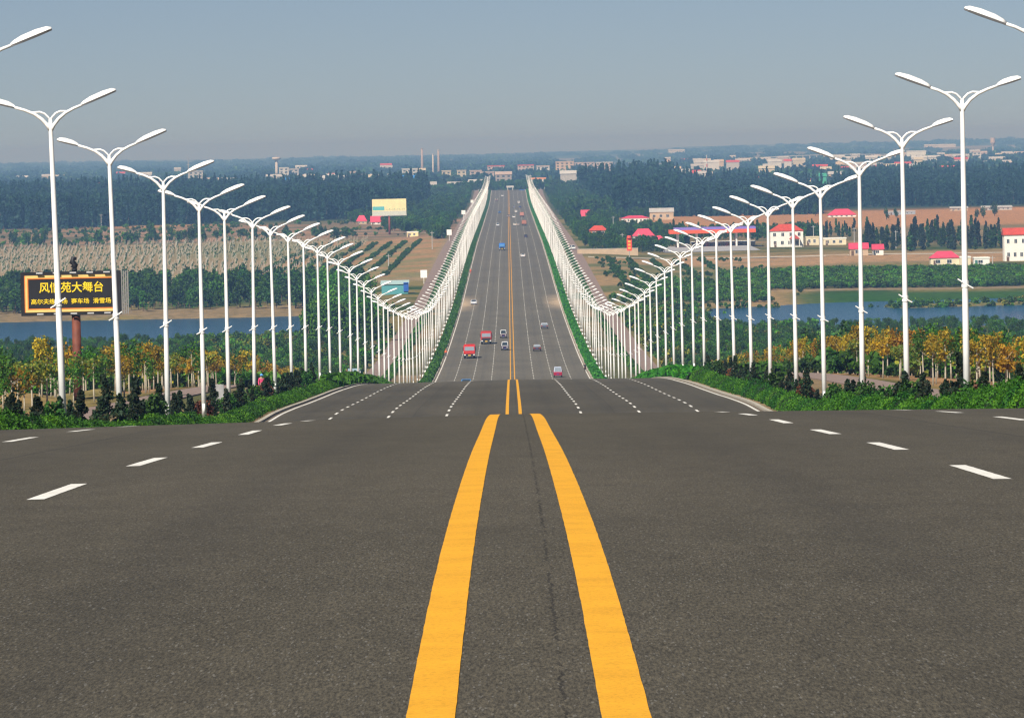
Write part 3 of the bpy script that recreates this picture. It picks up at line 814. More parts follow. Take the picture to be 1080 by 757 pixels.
# right side of the dip: lower bushes
bush = [crown_mesh('bush', m_, 2.6, 1.7, .2, 260, .26, 7) for m_ in (green_leaf, deep_leaf, fresh_leaf, olive_leaf)]
pts = []
for _ in range(1500):
    x = random.uniform(30, 80); d = random.uniform(850, 1540)
    if vnoise(x, d, 30, 33) > .12 or (1365 < d < 1530 and x > 62): continue
    pts.append((x, d, tz(x, d)))
for _ in range(420):
    x = -random.uniform(29.6, 60); d = random.uniform(470, 1200)
    pts.append((x, d, tz(x, d)))
for _ in range(200):
    x = random.uniform(29.6, 44); d = random.uniform(430, 900)
    pts.append((x, d, tz(x, d)))
for _ in range(130):
    x = random.uniform(104, 190); d = 1512 + .16*(x-110) + random.uniform(-12, 12); pts.append((x, d, tz(x, d) - .9))
for _ in range(620):
    d = random.uniform(285, 760); x = random.choice((-1, 1)) * random.uniform(39.5, 52)
    if abs(x + 33.9) > 2: pts.append((x, d, tz(x, d)))
for _ in range(420):
    d = random.uniform(1120, 1346); a_ = random.uniform(210, 325); x = (a_ - 540) / F * d; pts.append((x, d, tz(x, d)))
for _ in range(900):
    d = random.uniform(2530, 3120); x = -random.uniform(40, 320)
    if ok_spot(x, d) and vnoise(x, d, 40, 71) > -.2: pts.append((x, d, tz(x, d)))
scatter('low_bushes', pts, RNG.uniform(0, 6.28, len(pts)), RNG.uniform(.35, 1.1, len(pts)), RNG.integers(0, 4, len(pts)), bush, 'low scrub bushes on the banks beside the dip of the road', 'bushes')
# --- far river bank trees (left) and the low plantation (right)
pts = []
while len(pts) < 620:
    x = -random.uniform(50, 205); d = random.uniform(1578, 1775)
    if ok_spot(x, d): pts.append((x, d, tz(x, d)))
n_ = len(pts)
jb = [joined(crown_mesh('crown', m_, 6.8, 2.5, .8, 420, .34, 11), trunk_mesh('trunk', bark, 5, .15, 4, 1.2)) for m_ in (deep_leaf, green_leaf, deep_leaf)]
scatter('far_bank_trees', pts, RNG.uniform(0, 6.28, n_), RNG.uniform(.6, 1.15, n_), RNG.integers(0, 3, n_), jb, 'belt of dark green trees along the far river bank on the left', 'trees')
pts = []
for _ in range(5200):
    x = random.uniform(72, 215); d = random.uniform(1640, 1795)
    if ok_spot(x, d): pts.append((x, d, tz(x, d)))
for _ in range(700):
    x = random.uniform(40, 80); d = random.uniform(1560, 1700); pts.append((x, d, tz(x, d)))
n_ = len(pts)
scatter('plantation', pts, RNG.uniform(0, 6.28, n_), RNG.uniform(.45, .95, n_), RNG.choice([0, 1, 0, 2], n_), bush, 'low green plantation beyond the river on the right', 'plantation')

# --- nursery on the left: whitish stakes with thin saplings, row behind row
stake_m = plain('pale_stakes', (.52, .50, .44), .9, var=.2)
def staked(mat, n):
    mb = MB(); mb.tube([(0,0,-.2), (.05,0,2.9)], .06, 5); mb.tube([(-.5,.1,-.2), (-.45,.1,2.3)], .045, 5)
    c_ = crown_mesh('c', mat, 2.5, .65, .5, n, .17, 4) if n else None
    return joined(c_, mb.mesh('t', stake_m)) if n else mb.mesh('stakes', stake_m)
st = [staked(olive_leaf, 10), staked(deep_leaf, 20), staked(green_leaf, 70)]
pts = []; var = []
d = 1800
while d < 2530:
    x = -72.0 - 8*float(vnoise(0, d, 60, 41))
    while x > -.1*d*1.1 - 5:
        q = float(vnoise(x, d, 50, 42)) + .5*float(vnoise(x, d, 14, 43))
        if random.random() < .9: pts.append((x + random.uniform(-.4, .4), d + random.uniform(-.8, .8), tz(x, d))); var.append(2 if q > .35 else (1 if q > -.45 else 0))
        x -= 3.9
    d += 19
scatter('nursery_stakes', pts, RNG.uniform(-.3, .3, len(pts)), RNG.uniform(.8, 1.15, len(pts)), var, st, 'rows of pale stakes with thin saplings in the nursery field on the left', 'nursery')
# orchard rows near the road, both sides
pts = []
for X in np.arange(-44, -100, -7.0):
    d = 1840
    while d < 2440:
        if random.random() < .93: pts.append((X + (d-2100)*.004 + random.uniform(-.8, .8), d, tz(X, d)))
        d += 3.4 if (d // 60) % 6 != 1 else 17
for X in (38, 46, 55, 64, 74):
    d = 1560
    while d < 2000:
        if random.random() < .9 and vnoise(X, d, 45, 47) < .55: pts.append((X + random.uniform(-1, 1), d, tz(X, d)))
        d += 3.8
for _ in range(520):
    x = random.uniform(33, 92); d = random.uniform(1500, 2000)
    if vnoise(x, d, 22, 48) > -.1: pts.append((x, d, tz(x, d)))
n_ = len(pts)
scatter('orchard_rows', pts, RNG.uniform(0, 6.28, n_), RNG.uniform(.32, .66, n_), RNG.choice([0, 1, 1], n_), bush, 'rows of green orchard bushes on orange soil beside the road', 'orchard')

# --- scattered dark trees on the brown land left, dark belt on the right
spec = [('x', crown_mesh('crown', m_, h, r, .6, 420, .36, 11), trunk_mesh('trunk', bark, h*.7, .2, 4, 1.3)) for m_, h, r in ((deep_leaf, 7, 2.9), (deep_leaf, 9, 2.6), (green_leaf, 6, 3))]
lone = tree_protos('field_tree', 'tree', spec, 'lone trees on the brown fields')
for k in range(58):
    x, d = -random.uniform(80, 300), random.uniform(2540, 2760)
    i = k % 3
    if ok_spot(x, d): plant(lone, i, x, d, random.uniform(.55, 1.1), f'{["round dark", "upright dark", "broad green"][i]} tree scattered on the brown land behind the nursery')
for px, py, sc in ((860, 228, .8), (1037, 230, .7), (1049, 228, .9), (1030, 231, .6), (945, 230, .6), (935, 232, .7)):
    x, d = ground_hit(px, py); plant(lone, 1, x, d, sc, f'small dark tree standing alone in the orange field, {"by the pink-roofed shed" if px < 960 else "before the low barns"}')
finish(lone)
spec = [('x', crown_mesh('crown', m_, h, r, .8, 520, .48, 12, 'column'), trunk_mesh('trunk', bark, h*.7, .2, 4, 1)) for m_, h, r in ((dark_leaf, 14, 2.9), (dark_leaf, 12, 3.2), (deep_leaf, 13, 2.8), (deep_leaf, 10, 3.2))]
belt = tree_protos('belt_tree', 'tree', spec, 'trees of the dark shelter belt')
for k in range(150):
    t = random.random(); px = 850 + 207*t
    d = random.uniform(2080, 2330) if px > 905 else random.uniform(2330, 2560)
    a, b = ray(px, 260); x = a * d
    plant(belt, k % 4, x, d, random.uniform(.42, .8) if px > 910 else random.uniform(.35, .56), f'{["tall dark", "stout dark", "tall green", "low green"][k % 4]} tree in the shelter belt behind the pink-roofed sheds')
for px, py, sc in ((700, 238, .9), (715, 242, 1), (725, 240, .8), (742, 243, .9), (806, 246, 1.0), (801, 243, .9), (690, 240, .8), (770, 240, .6), (655, 235, .8), (640, 228, .7)):
    x, d = ground_hit(px, py + 12); plant(belt, 2, x, d + 60, sc * .7, 'green tree among the houses behind the filling station')
finish(belt)

# --- poplar forest, far
pop = [joined(crown_mesh('crown', m_, h, r, 1.0, 150, .95, 10, 'column'), trunk_mesh('trunk', bark, h*.6, .2, 1, 1)) for m_, h, r in ((poplar_leaf, 20, 2.6), (poplar_leaf, 17, 2.9), (poplar_leaf, 22, 2.4), (deep_leaf, 13, 3.6))]
pts = []; sc = []; var = []
tries = 0
while len(pts) < 15000 and tries < 400000:
    tries += 1
    d = 3100 + 1500 * random.random() ** 1.25; x = random.uniform(-560, 560)
    if abs(x) < 38 or not ok_spot(x, d, 1.1): continue
    px = x / d * F
    if x < 0:
        lo = 3120 + (px + 540) * .35 + 40*float(vnoise(x, d*.01, 30, 51)); hi = 4550
        if px > -85: hi = 3900
        if -150 < px < -85: hi = 4300
    else:
        lo = (3000 if px < 330 else 3280) + 50*float(vnoise(x, 0, 25, 52)); hi = 4500
        if px < 70: hi = 3500
        if px > 190 and d > 3480 and vnoise(x, d/3, 60, 57) > .05: continue
    if d < lo or d > hi: continue
    pts.append((x, d, tz(x, d))); q = 1.0
    h = float(vnoise(x, d, 55, 53))
    small = (abs(px) < 110 and d < 3500) or abs(x) < 60
    var.append(3 if small else random.choice((0, 1, 2))); sc.append((random.uniform(.5, .8) if small else random.uniform(.70, 1.06 if d < 4000 else 1.3)) * (1 + .14*h) * (.86 if x < 0 else (.95 if px < 180 else .74)))
scatter('poplar_forest', pts, RNG.uniform(0, 6.28, len(pts)), sc, var, pop, 'dark poplar forest stretching across the plain behind the fields', 'forest')
pts = []; sc = []
for _ in range(2600):         # lower green trees along the far road
    d = random.uniform(2450, 4450); side = random.choice((-1, 1)); x = side * random.uniform(31.5, 31 + 62*sm(2450, 3200, d) + 6)
    if (side < 0 and d < 2700 and x < -40) or clear(x, d): continue
    pts.append((x, d, tz(x, d))); sc.append(random.uniform(.55, 1.0))
for _ in range(700):          # trees round the houses on the right
    d = random.uniform(2120, 2650); x = random.uniform(32, 78)
    if clear(x, d): continue
    pts.append((x, d, tz(x, d))); sc.append(random.uniform(.45, .9))
for _ in range(260):
    d = random.uniform(2350, 2560); x = random.uniform(75, 150)
    if clear(x, d): continue
    pts.append((x, d, tz(x, d))); sc.append(random.uniform(.4, .8))
for _ in range(420):          # trees across the far end of the road
    d = random.uniform(4520, 4900); x = random.uniform(-75, 75)
    if abs(x) < 17 and d < 4600: continue
    pts.append((x, d, tz(x, d))); sc.append(random.uniform(.9, 1.5))
n_ = len(pts)
scatter('roadside_wood', pts, RNG.uniform(0, 6.28, n_), sc, RNG.integers(0, 3, n_), jb, 'lower green woodland along both sides of the far road', 'wood')
# --- far plain: groves between here and the horizon
grove = [crown_mesh('grove', m_, 13, 26, 0, 230, 2.6, 16) for m_ in (poplar_leaf, deep_leaf)]
pts = []
tries = 0
while len(pts) < 2600 and tries < 200000:
    tries += 1
    d = 5000 + 15500 * random.random() ** 1.5; x = random.uniform(-1, 1) * (.108*d + 50)
    if d < 5400 and abs(x) < 40: continue
    if vnoise(x, d/5, 260, 21) + .5*vnoise(x, d/5, 90, 22) > .45: continue
    pts.append((x, d, tz(x, d) - .5))
n_ = len(pts)
scatter('distant_groves', pts, RNG.uniform(0, 6.28, n_), RNG.uniform(.55, 1.15, n_), RNG.integers(0, 2, n_), grove, 'groves fading into the haze on the far plain', 'groves')

# ------------------------------------------------------------------ hedges along the road
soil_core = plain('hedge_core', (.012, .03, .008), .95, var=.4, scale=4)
def hedge(side, word):
    root = thing('clipped_hedge', f'long bright green clipped hedge along the {word} kerb, in front of the lamps', 'hedge', (0,0,0), 0, 'hedges along the kerbs')
    # near stretch: rounded clumps of leaf cards on a dark core
    ph = 1.55; P = []; core = MB()
    d = 105.0; xo = side * 16.15
    while d < 450:
        hh = (random.uniform(.42, .80) if side < 0 else random.uniform(.55, 1.15)) * (.9 + .2*float(vnoise(d, 0, 6, 63))); rr = random.uniform(.62, .84); cx = xo + random.uniform(-.12, .12); cz = float(ZR(d)) - .05
        n = int(1900 if d < 260 else 900)
        v = rand_dirs(n); v[:,2] = np.abs(v[:,2])
        rad = RNG.uniform(.80, 1.08, (n, 1)) * (1 + .10*np.sin(v[:, :1]*9 + d)*np.sin(v[:, 1:2]*8 + 2*d)); q = v * rad * np.array([rr, rr*1.05, hh]) ; q[:,2] += .04
        P.append(q + np.array([cx, d, cz]))
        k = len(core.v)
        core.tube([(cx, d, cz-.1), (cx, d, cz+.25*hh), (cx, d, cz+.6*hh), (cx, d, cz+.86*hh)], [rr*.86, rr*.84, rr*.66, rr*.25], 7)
        d += rr * random.uniform(1.7, 2.15)
    tone = [random.choices((0, 1, 2), (6, 2.5, 2))[0] for _ in P]
    for q_, m_ in enumerate((hedge_leaf, hedge_dark, hedge_light)):
        S = np.concatenate([p for p, t_ in zip(P, tone) if t_ == q_]); U, V = leaf_axes(len(S), .034, .5, .3)
        link('foliage', quads_mesh('foliage', S, U, V, m_), root)
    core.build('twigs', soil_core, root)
    # the rest of its length
    P = []
    dd = np.sort(RNG.uniform(450, 4440, 52000) ** 1.0); t = RNG.uniform(0, math.pi, len(dd))
    lump = .86 + .16*vnoise(dd*0, dd, 2.2, 61) + .1*vnoise(dd*0, dd, 9, 62)
    X = side*16.1 + np.cos(t)*.95*lump; Z = ZR(dd) - .05 + np.sin(t)**.6*1.0*lump
    P = np.stack([X, dd, Z], -1); U, V = leaf_axes(len(P), .26, .35)
    link('foliage', quads_mesh('foliage', P, U, V, hedge_leaf), root)
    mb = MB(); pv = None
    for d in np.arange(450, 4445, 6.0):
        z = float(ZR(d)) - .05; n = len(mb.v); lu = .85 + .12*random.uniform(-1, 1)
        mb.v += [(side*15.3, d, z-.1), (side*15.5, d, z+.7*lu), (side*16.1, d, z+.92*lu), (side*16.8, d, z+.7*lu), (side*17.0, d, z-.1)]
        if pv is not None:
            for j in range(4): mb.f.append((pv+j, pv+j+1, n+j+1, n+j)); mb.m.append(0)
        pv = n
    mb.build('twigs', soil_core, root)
hedge(-1, 'left'); hedge(1, 'right')
for side, word in ((-1, 'left'), (1, 'right')):      # darker hedge between lamps and path
    root = thing('low_hedge', f'low dark green hedge between the {word} lamps and the side path', 'hedge', (0,0,0), 0, 'hedges beside the paths')
    dd = RNG.uniform(470, 4440, 30000); t = RNG.uniform(0, math.pi, len(dd)); lump = .85 + .25*vnoise(dd*0, dd, 4, 65)
    P = np.stack([side*24.1 + np.cos(t)*.9*lump, dd, ZR(dd) - .05 + np.sin(t)**.7*1.1*lump], -1); U, V = leaf_axes(len(P), .3, .35)
    link('foliage', quads_mesh('foliage', P, U, V, green_leaf), root)
    mb = MB(); pv = None
    for d in np.arange(470, 4445, 8.0):
        z = float(ZR(d)) - .05; n = len(mb.v)
        mb.v += [(side*23.4, d, z-.1), (side*23.6, d, z+.7), (side*24.6, d, z+.7), (side*24.8, d, z-.1)]
        if pv is not None:
            for j in range(3): mb.f.append((pv+j, pv+j+1, n+j+1, n+j)); mb.m.append(0)
        pv = n
    mb.build('twigs', soil_core, root)
# dark conifer shrubs behind the hedge, at the feet of the lamps
red_leaf = leafmat('rusty_leaves', (.05, .02, .012), (.09, .03, .014), (.13, .045, .016), .2)
cspec = []
for m_, h, r in ((dark_leaf, 2.3, .75), (dark_leaf, 2.0, .85), (dark_leaf, 2.9, .9), (red_leaf, 1.6, .8), (deep_leaf, 1.9, .9)):
    cspec.append(('x', crown_mesh('crown', m_, h, r,   .08, 900, .085, 14, 'column' if m_ is dark_leaf else 'round'), trunk_mesh('trunk', bark, h*.6, .04, 3, .25)))
con = tree_protos('conifer_shrub', 'shrub', cspec, 'shrubs between hedge and lamps')
cw = ['slim dark conifer', 'stout dark conifer', 'tall dark conifer', 'rusty brown shrub', 'dark green round shrub']
for side, word in ((-1, 'left'), (1, 'right')):
    d = 150.0; k = 0
    while d < 455:
        i = random.choices(range(5), (3, 3, 1.0, .5, 2.2))[0]; k += 1
        x = side*(17.4 + random.uniform(-.35, .5))
        lab = f'{cw[i]} among the lamps behind the {word} hedge'
        if k <= 14: lab = f'{cw[i]} behind the {word} hedge, {ordinal(k)} from the near end'
        if min(abs(d - q) for q in LAMP_D) > .8:
            o = plant(con, i, x, d, random.uniform(.55, .92), lab)
        d += random.uniform(1.6, 6.0)
finish(con)
# ------------------------------------------------------------------ vehicles
glass_m = plain('dark_vehicle_glass', (.03, .04, .05), .08, var=.05, spec=.8)
glare_m = plain('bright_vehicle_glass', (.24, .28, .33), .15, var=.1, spec=.8)
tyre_m = plain('tyre_rubber', (.02, .02, .02), .85); rim_m = plain('rim_metal', (.35, .35, .36), .35, .6)
lampw_m = plain('headlight_lens', (.75, .75, .72), .15); lampr_m = plain('taillight_lens', (.35, .02, .015), .2)
plate_y = plain('yellow_plate', (.80, .50, .05), .5); plate_b = plain('blue_plate', (.03, .07, .32), .5)
black_m = plain('black_plastic', (.025, .025, .028), .55)
def wheel(parent, x, y, r, wd):
    w_ = MB(); w_.tube([(x-wd/2, y, r), (x+wd/2, y, r)], r, 16); o = w_.build('wheel', tyre_m, parent)
    q = MB(); q.tube([(x-wd/2-.006, y, r), (x+wd/2+.006, y, r)], r*.58, 12); q.build('rim', rim_m, o); return o
def car(label, paint_c, loc, rz, kind='saloon', roof=None, glass=None, group=None, name='car'):
    """front towards -y; loc on the road"""
    col = plain('car_paint_%s' % '_'.join('%02d' % int(k*99) for k in paint_c), paint_c, .25, .0, .06, 1.5, spec=.6)
    rcol = plain('car_paint_%s' % '_'.join('%02d' % int(k*99) for k in roof), roof, .25, .0, .06, 1.5, spec=.6) if roof else col
    gl = glass or glass_m
    t = thing(name, label, {'saloon': 'car', 'hatch': 'car', 'van': 'van'}[kind], loc, rz, group)
    if kind == 'van': ln, wd, h, wb = 4.0, 1.62, 1.92, 2.4
    elif kind == 'hatch': ln, wd, h, wb = 3.8, 1.68, 1.52, 2.35
    else: ln, wd, h, wb = 4.6, 1.78, 1.46, 2.65
    f = -ln/2; b = ln/2; hw = wd/2
    belt = .92 if kind != 'van' else 1.02
    if kind == 'saloon': low = [(f, .32), (f+.03, .68), (f+.9, .86), (f+1.2, belt), (b-.75, belt+.03), (b-.1, .90), (b, .62), (b-.02, .32), (f+.1, .24)]
    elif kind == 'hatch': low = [(f, .32), (f+.03, .70), (f+.75, .90), (f+1.0, belt), (b-.15, belt), (b, .75), (b, .32), (f+.1, .24)]
    else: low = [(f, .34), (f, .80), (f+.35, belt), (b-.04, belt), (b, .80), (b, .34), (f+.1, .26)]
    body = MB(); body.prism(low, -hw, hw)
    o = body.build('body', col, t)
    mod = o.modifiers.new('bevel', 'BEVEL'); mod.width = .07; mod.segments = 2; mod.limit_method = 'ANGLE'
    if kind == 'saloon': c0, c1, r0, r1 = f+1.2, b-.70, f+1.95, b-1.45
    elif kind == 'hatch': c0, c1, r0, r1 = f+.95, b-.10, f+1.65, b-.45
    else: c0, c1, r0, r1 = f+.32, b-.05, f+.85, b-.12
    tw = hw - .17; z0, z1 = belt - .02, h
    cab = MB(); cab.hexa([(-hw+.04,c0,z0),(hw-.04,c0,z0),(hw-.04,c1,z0),(-hw+.04,c1,z0),(-tw,r0,z1),(tw,r0,z1),(tw,r1,z1),(-tw,r1,z1)])
    ro = cab.build('roof', rcol, t); mod = ro.modifiers.new('bevel', 'BEVEL'); mod.width = .06; mod.segments = 2
    def pane(name, a, b_, c_, d_, push):
        p = [Vector(q) for q in (a, b_, c_, d_)]; m_ = sum(p, Vector()) / 4; n_ = (p[1]-p[0]).cross(p[3]-p[0]).normalized()
        if n_.dot(push) < 0: n_ = -n_
        q = [m_ + (v-m_)*.86 + n_*.012 for v in p]; mb = MB(); mb.hexa([*(v - n_*.02 for v in q), *q]); mb.build(name, gl, t)
    pane('windscreen', (-hw+.04,c0,z0+.03),(hw-.04,c0,z0+.03),(tw,r0,z1),(-tw,r0,z1), Vector((0,-1,.3)))
    pane('rear_window', (-hw+.04,c1,z0+.03),(hw-.04,c1,z0+.03),(tw,r1,z1),(-tw,r1,z1), Vector((0,1,.3)))
    for s in (-1, 1):
        pane('side_window', (s*(hw-.04),c0,z0+.03),(s*(hw-.04),c1,z0+.03),(s*tw,r1,z1),(s*tw,r0,z1), Vector((s,0,.2)))
        for y in (-wb/2, wb/2): wheel(t, s*(hw-.10), y, .31, .21)
        MB().box(s*(hw-.42), s*(hw-.12), f-.015, f+.05, .58, .72).build('headlight', lampw_m, t)
        MB().box(s*(hw-.34), s*(hw-.08), b-.06, b+.012, .62, .80).build('tail_light', lampr_m, t)
        MB().box(s*(hw+.01), s*(hw+.17), c0+.25, c0+.33, belt+.04, belt+.17).build('wing_mirror', col, t)
    MB().box(-hw+.12, hw-.12, f-.05, f+.12, .30, .46).build('bumper', black_m, t)
    MB().box(-.22, .22, b-.03, b+.022, .52, .64).build('number_plate', plate_b, t)
    MB().box(-.22, .22, f-.07, f-.02, .36, .47).build('number_plate', plate_b, t)
    return t
def dump_truck(label, loc, rz, cab_c, glass=None, light_band=None, name='dump_truck', group=None, bed_c=None):
    col = plain('truck_paint_%s' % '_'.join('%02d' % int(k*99) for k in cab_c), cab_c, .35, 0, .10, 1.2)
    bc = plain('truck_paint_%s' % '_'.join('%02d' % int(k*99) for k in bed_c), bed_c, .5, 0, .2, 1.2) if bed_c else col
    gl = glass or glare_m
    t = thing(name, label, 'truck', loc, rz, group)
    f = -4.0
    cabm = MB(); cabm.prism([(f, .75), (f-.04, 1.6), (f+.12, 2.72), (f+.45, 2.85), (f+2.0, 2.85), (f+2.0, .75)], -1.22, 1.22)
    o = cabm.build('cab', col, t); mod = o.modifiers.new('bevel', 'BEVEL'); mod.width = .08; mod.segments = 2
    ws = MB(); ws.hexa([(-1.06, f-.06, 1.72), (1.06, f-.06, 1.72), (1.06, f+.04, 1.72), (-1.06, f+.04, 1.72), (-1.02, f+.06, 2.55), (1.02, f+.06, 2.55), (1.02, f+.16, 2.55), (-1.02, f+.16, 2.55)])
    ws.build('windscreen', gl, t)
    for s in (-1, 1):
        sw = MB(); sw.box(s*1.205, s*1.235, f+.35, f+1.2, 1.75, 2.5); sw.build('side_window', glass_m, t)
        MB().box(s*.82, s*1.14, f-.16, f-.02, .70, .92).build('headlight', lampw_m, t)
        mi = MB(); mi.box(s*1.30, s*1.48, f-.12, f-.04, 1.7, 2.3); mi.tube([(s*1.2, f+.1, 2.35), (s*1.39, f-.08, 2.38)], .02, 5); mi.build('mirror', black_m, t)
        for y in (f+.95, 1.75, 3.05): wheel(t, s*1.02, y, .52, .38)
    MB().box(-1.0, 1.0, f-.07, f+.05, 1.02, 1.50).build('grille', light_band or black_m, t)
    MB().box(-1.24, 1.24, f-.14, f+.25, .45, .98).build('bumper', black_m, t)
    MB().box(-.28, .28, f-.17, f-.13, .60, .80).build('number_plate', plate_y, t)
    ch = MB(); ch.box(-.5, .5, f+.3, 4.0, .62, .95); ch.build('chassis', black_m, t)
    bd = MB(); x0, x1, y0, y1, z0, z1 = -1.24, 1.24, f+2.2, 4.1, 1.12, 2.72
    bd.box(x0, x1, y0, y1, z0, z0+.12); bd.box(x0, x0+.1, y0, y1, z0+.12, z1); bd.box(x1-.1, x1, y0, y1, z0+.12, z1)
    bd.box(x0+.1, x1-.1, y0, y0+.1, z0+.12, z1+.35); bd.box(x0+.1, x1-.1, y1-.1, y1, z0+.12, z1)
    for y in np.arange(y0+.5, y1, .9): bd.box(x0-.06, x0, y, y+.1, z0, z1); bd.box(x1, x1+.06, y, y+.1, z0, z1)
    bd.build('load_bed', bc, t); return t
def on_road(px, py, pd=None):
    x, d = road_hit(px, py) if pd is None else (ray(px, py)[0]*pd, pd)
    sl = (float(ZR(d+3)) - float(ZR(d-3))) / 6
    return Vector((x, d, float(ZR(d)) + crown(x) + .01)), math.atan(sl)
def place(o, sl, toward=True):
    o.rotation_euler = (sl if toward else -sl, 0, 0 if toward else math.pi)
V_ = lambda f, label, px, py, toward, *a, **k: (lambda ps: place(f(label, *([a[0]] if f is car else []), ps[0], 0, *a[1:], **k), ps[1], toward))(on_road(px, py))
def add_car(label, px, py, toward, colr, kind='saloon', roof=None, glass=None, pd=None):
    loc, sl = on_road(px, py, pd); place(car(label, colr, loc, 0, kind, roof, glass), sl, toward)
def add_truck(label, px, py, toward, colr, **k):
    loc, sl = on_road(px, py); place(dump_truck(label, loc, 0, colr, **k), sl, toward)
red_band = plain('truck_red_band', (.50, .03, .02), .4)
add_truck('nearer of the two red dump trucks coming down the left carriageway', 495.4, 377.5, True, (.52, .022, .016), light_band=red_band)
add_truck('farther red dump truck with dark bumper and yellow plate, behind and right of the other', 513, 362.5, True, (.42, .03, .022), bed_c=(.45, .03, .02))
dkp = (.05, .02, .045)
add_car('dark plum van with white roof beside the yellow line, farther of a close pair', 531, 356.3, True, dkp, 'van', (.78, .78, .76))
add_car('dark plum van with white roof beside the yellow line, nearer of a close pair', 532.5, 369.3, True, (.035, .02, .05), 'van', (.80, .80, .80))
add_car('dark brown car with glare on its windows in the right carriageway, below the silver one', 566.5, 370, False, (.06, .03, .03), 'saloon', (.35, .28, .2), glare_m)
add_car('charcoal saloon with pale silver roof in the right carriageway', 574.2, 346.5, False, (.08, .085, .10), 'saloon', (.5, .5, .52), glare_m)
add_car('crimson hatchback with pale blue windows just over the brow of the hill', 588.3, 402.6, False, (.30, .01, .045), 'van', (.55, .60, .72), glare_m, pd=975)
add_car('silver white car with dark windscreen straddling the left lane line, alone in its stretch', 499.7, 321.3, True, (.62, .64, .68), 'saloon')
add_truck('bright blue truck coming alone down the left carriageway', 529.6, 264, True, (.03, .16, .55), glass=plain('blue_glass', (.10, .25, .5), .2))
add_car('white saloon alone in the right carriageway, opposite the blue truck', 551.5, 271.3, False, (.78, .78, .77), 'saloon')
add_car('very dark blue car alone below the two brown trucks', 554.6, 250.8, False, (.03, .035, .06), 'hatch')
add_car('pale grey car coming down the left carriageway above the blue truck', 525, 238.8, True, (.55, .57, .6), 'van')
add_car('white car at the left of a close pair far up the right carriageway', 543, 238, False, (.72, .70, .62), 'saloon')
add_car('pale grey brown car at the right of a close pair far up the right carriageway', 546.2, 238, False, (.42, .38, .33), 'hatch')
add_truck('brown red truck far off, nearer of the two brown trucks', 552.8, 238.2, False, (.28, .09, .06), bed_c=(.38, .16, .11))
add_truck('pinkish red truck far off, farther of the two brown trucks', 550.5, 229.2, False, (.36, .14, .11), bed_c=(.45, .2, .15))
add_car('white car far off, level with the farther brown truck', 541.9, 230, False, (.75, .75, .73), 'hatch')
add_car('brown car on the yellow line far up the road', 536.3, 229, True, (.25, .17, .12), 'saloon')
add_car('white van far off, above the farther brown truck', 544.3, 224.2, False, (.78, .78, .76), 'van')
add_car('blue car far up the left carriageway', 527, 225, True, (.05, .14, .40), 'saloon')
add_car('slate grey car far off, left of a navy one', 542.2, 219.5, False, (.18, .2, .24), 'saloon')
add_car('navy car far off, right of a slate grey one', 548.5, 219.5, False, (.04, .06, .16), 'saloon')
add_car('small white van near the top of the right carriageway', 547.2, 214.5, False, (.8, .8, .8), 'van')
add_car('dark lorry-sized van with bright cream roof near the top of the left carriageway', 523.7, 212, True, (.14, .03, .05), 'van', (.85, .78, .55))
add_car('white car at the very top of the road', 529.8, 207.4, True, (.7, .7, .7), 'saloon')
# blue vehicle whose roof just shows over the brow, and a van parked on the right side path
add_car('blue van hidden behind the brow of the hill but for its roof', 491.5, 404.6, True, (.05, .22, .52), 'van', pd=742)
x, d = hit(604, 263.5, lambda x, d: ZR(d), 900, 4000)
car('white van parked on the pink side path right of the lamps', (.75, .76, .76), (x, d, float(ZR(d)) + .07), 0.2, 'van')

# ------------------------------------------------------------------ people
skin_m = plain('skin', (.42, .26, .18), .6, var=.1); hair_m = plain('black_hair', (.015, .012, .01), .7)
def skinned(name, chains, mat, parent, sub=1):
    """one continuous surface grown over connected joints: chains = lists of (key, pos, radius)"""
    keys = {}; vs = []; es = []; rs = []
    for ch in chains:
        pv = None
        for key, p, r in ch:
            if key not in keys: keys[key] = len(vs); vs.append(p); rs.append(r)
            if pv is not None and pv != keys[key]: es.append((pv, keys[key]))
            pv = keys[key]
    me = bpy.data.meshes.new(name); me.from_pydata(vs, es, []); o = link(name, me)
    o.modifiers.new('skin', 'SKIN')
    for i, sv in enumerate(me.skin_vertices[0].data): sv.radius = (rs[i], rs[i]); sv.use_root = (i == 0)
    ss = o.modifiers.new('sub', 'SUBSURF'); ss.levels = sub; ss.render_levels = sub
    dg = bpy.context.evaluated_depsgraph_get(); m2 = bpy.data.meshes.new_from_object(o.evaluated_get(dg))
    bpy.data.objects.remove(o); m2.materials.clear(); m2.materials.append(mat)
    for p in m2.polygons: p.use_smooth = True
    q = link(name, m2, parent); return q
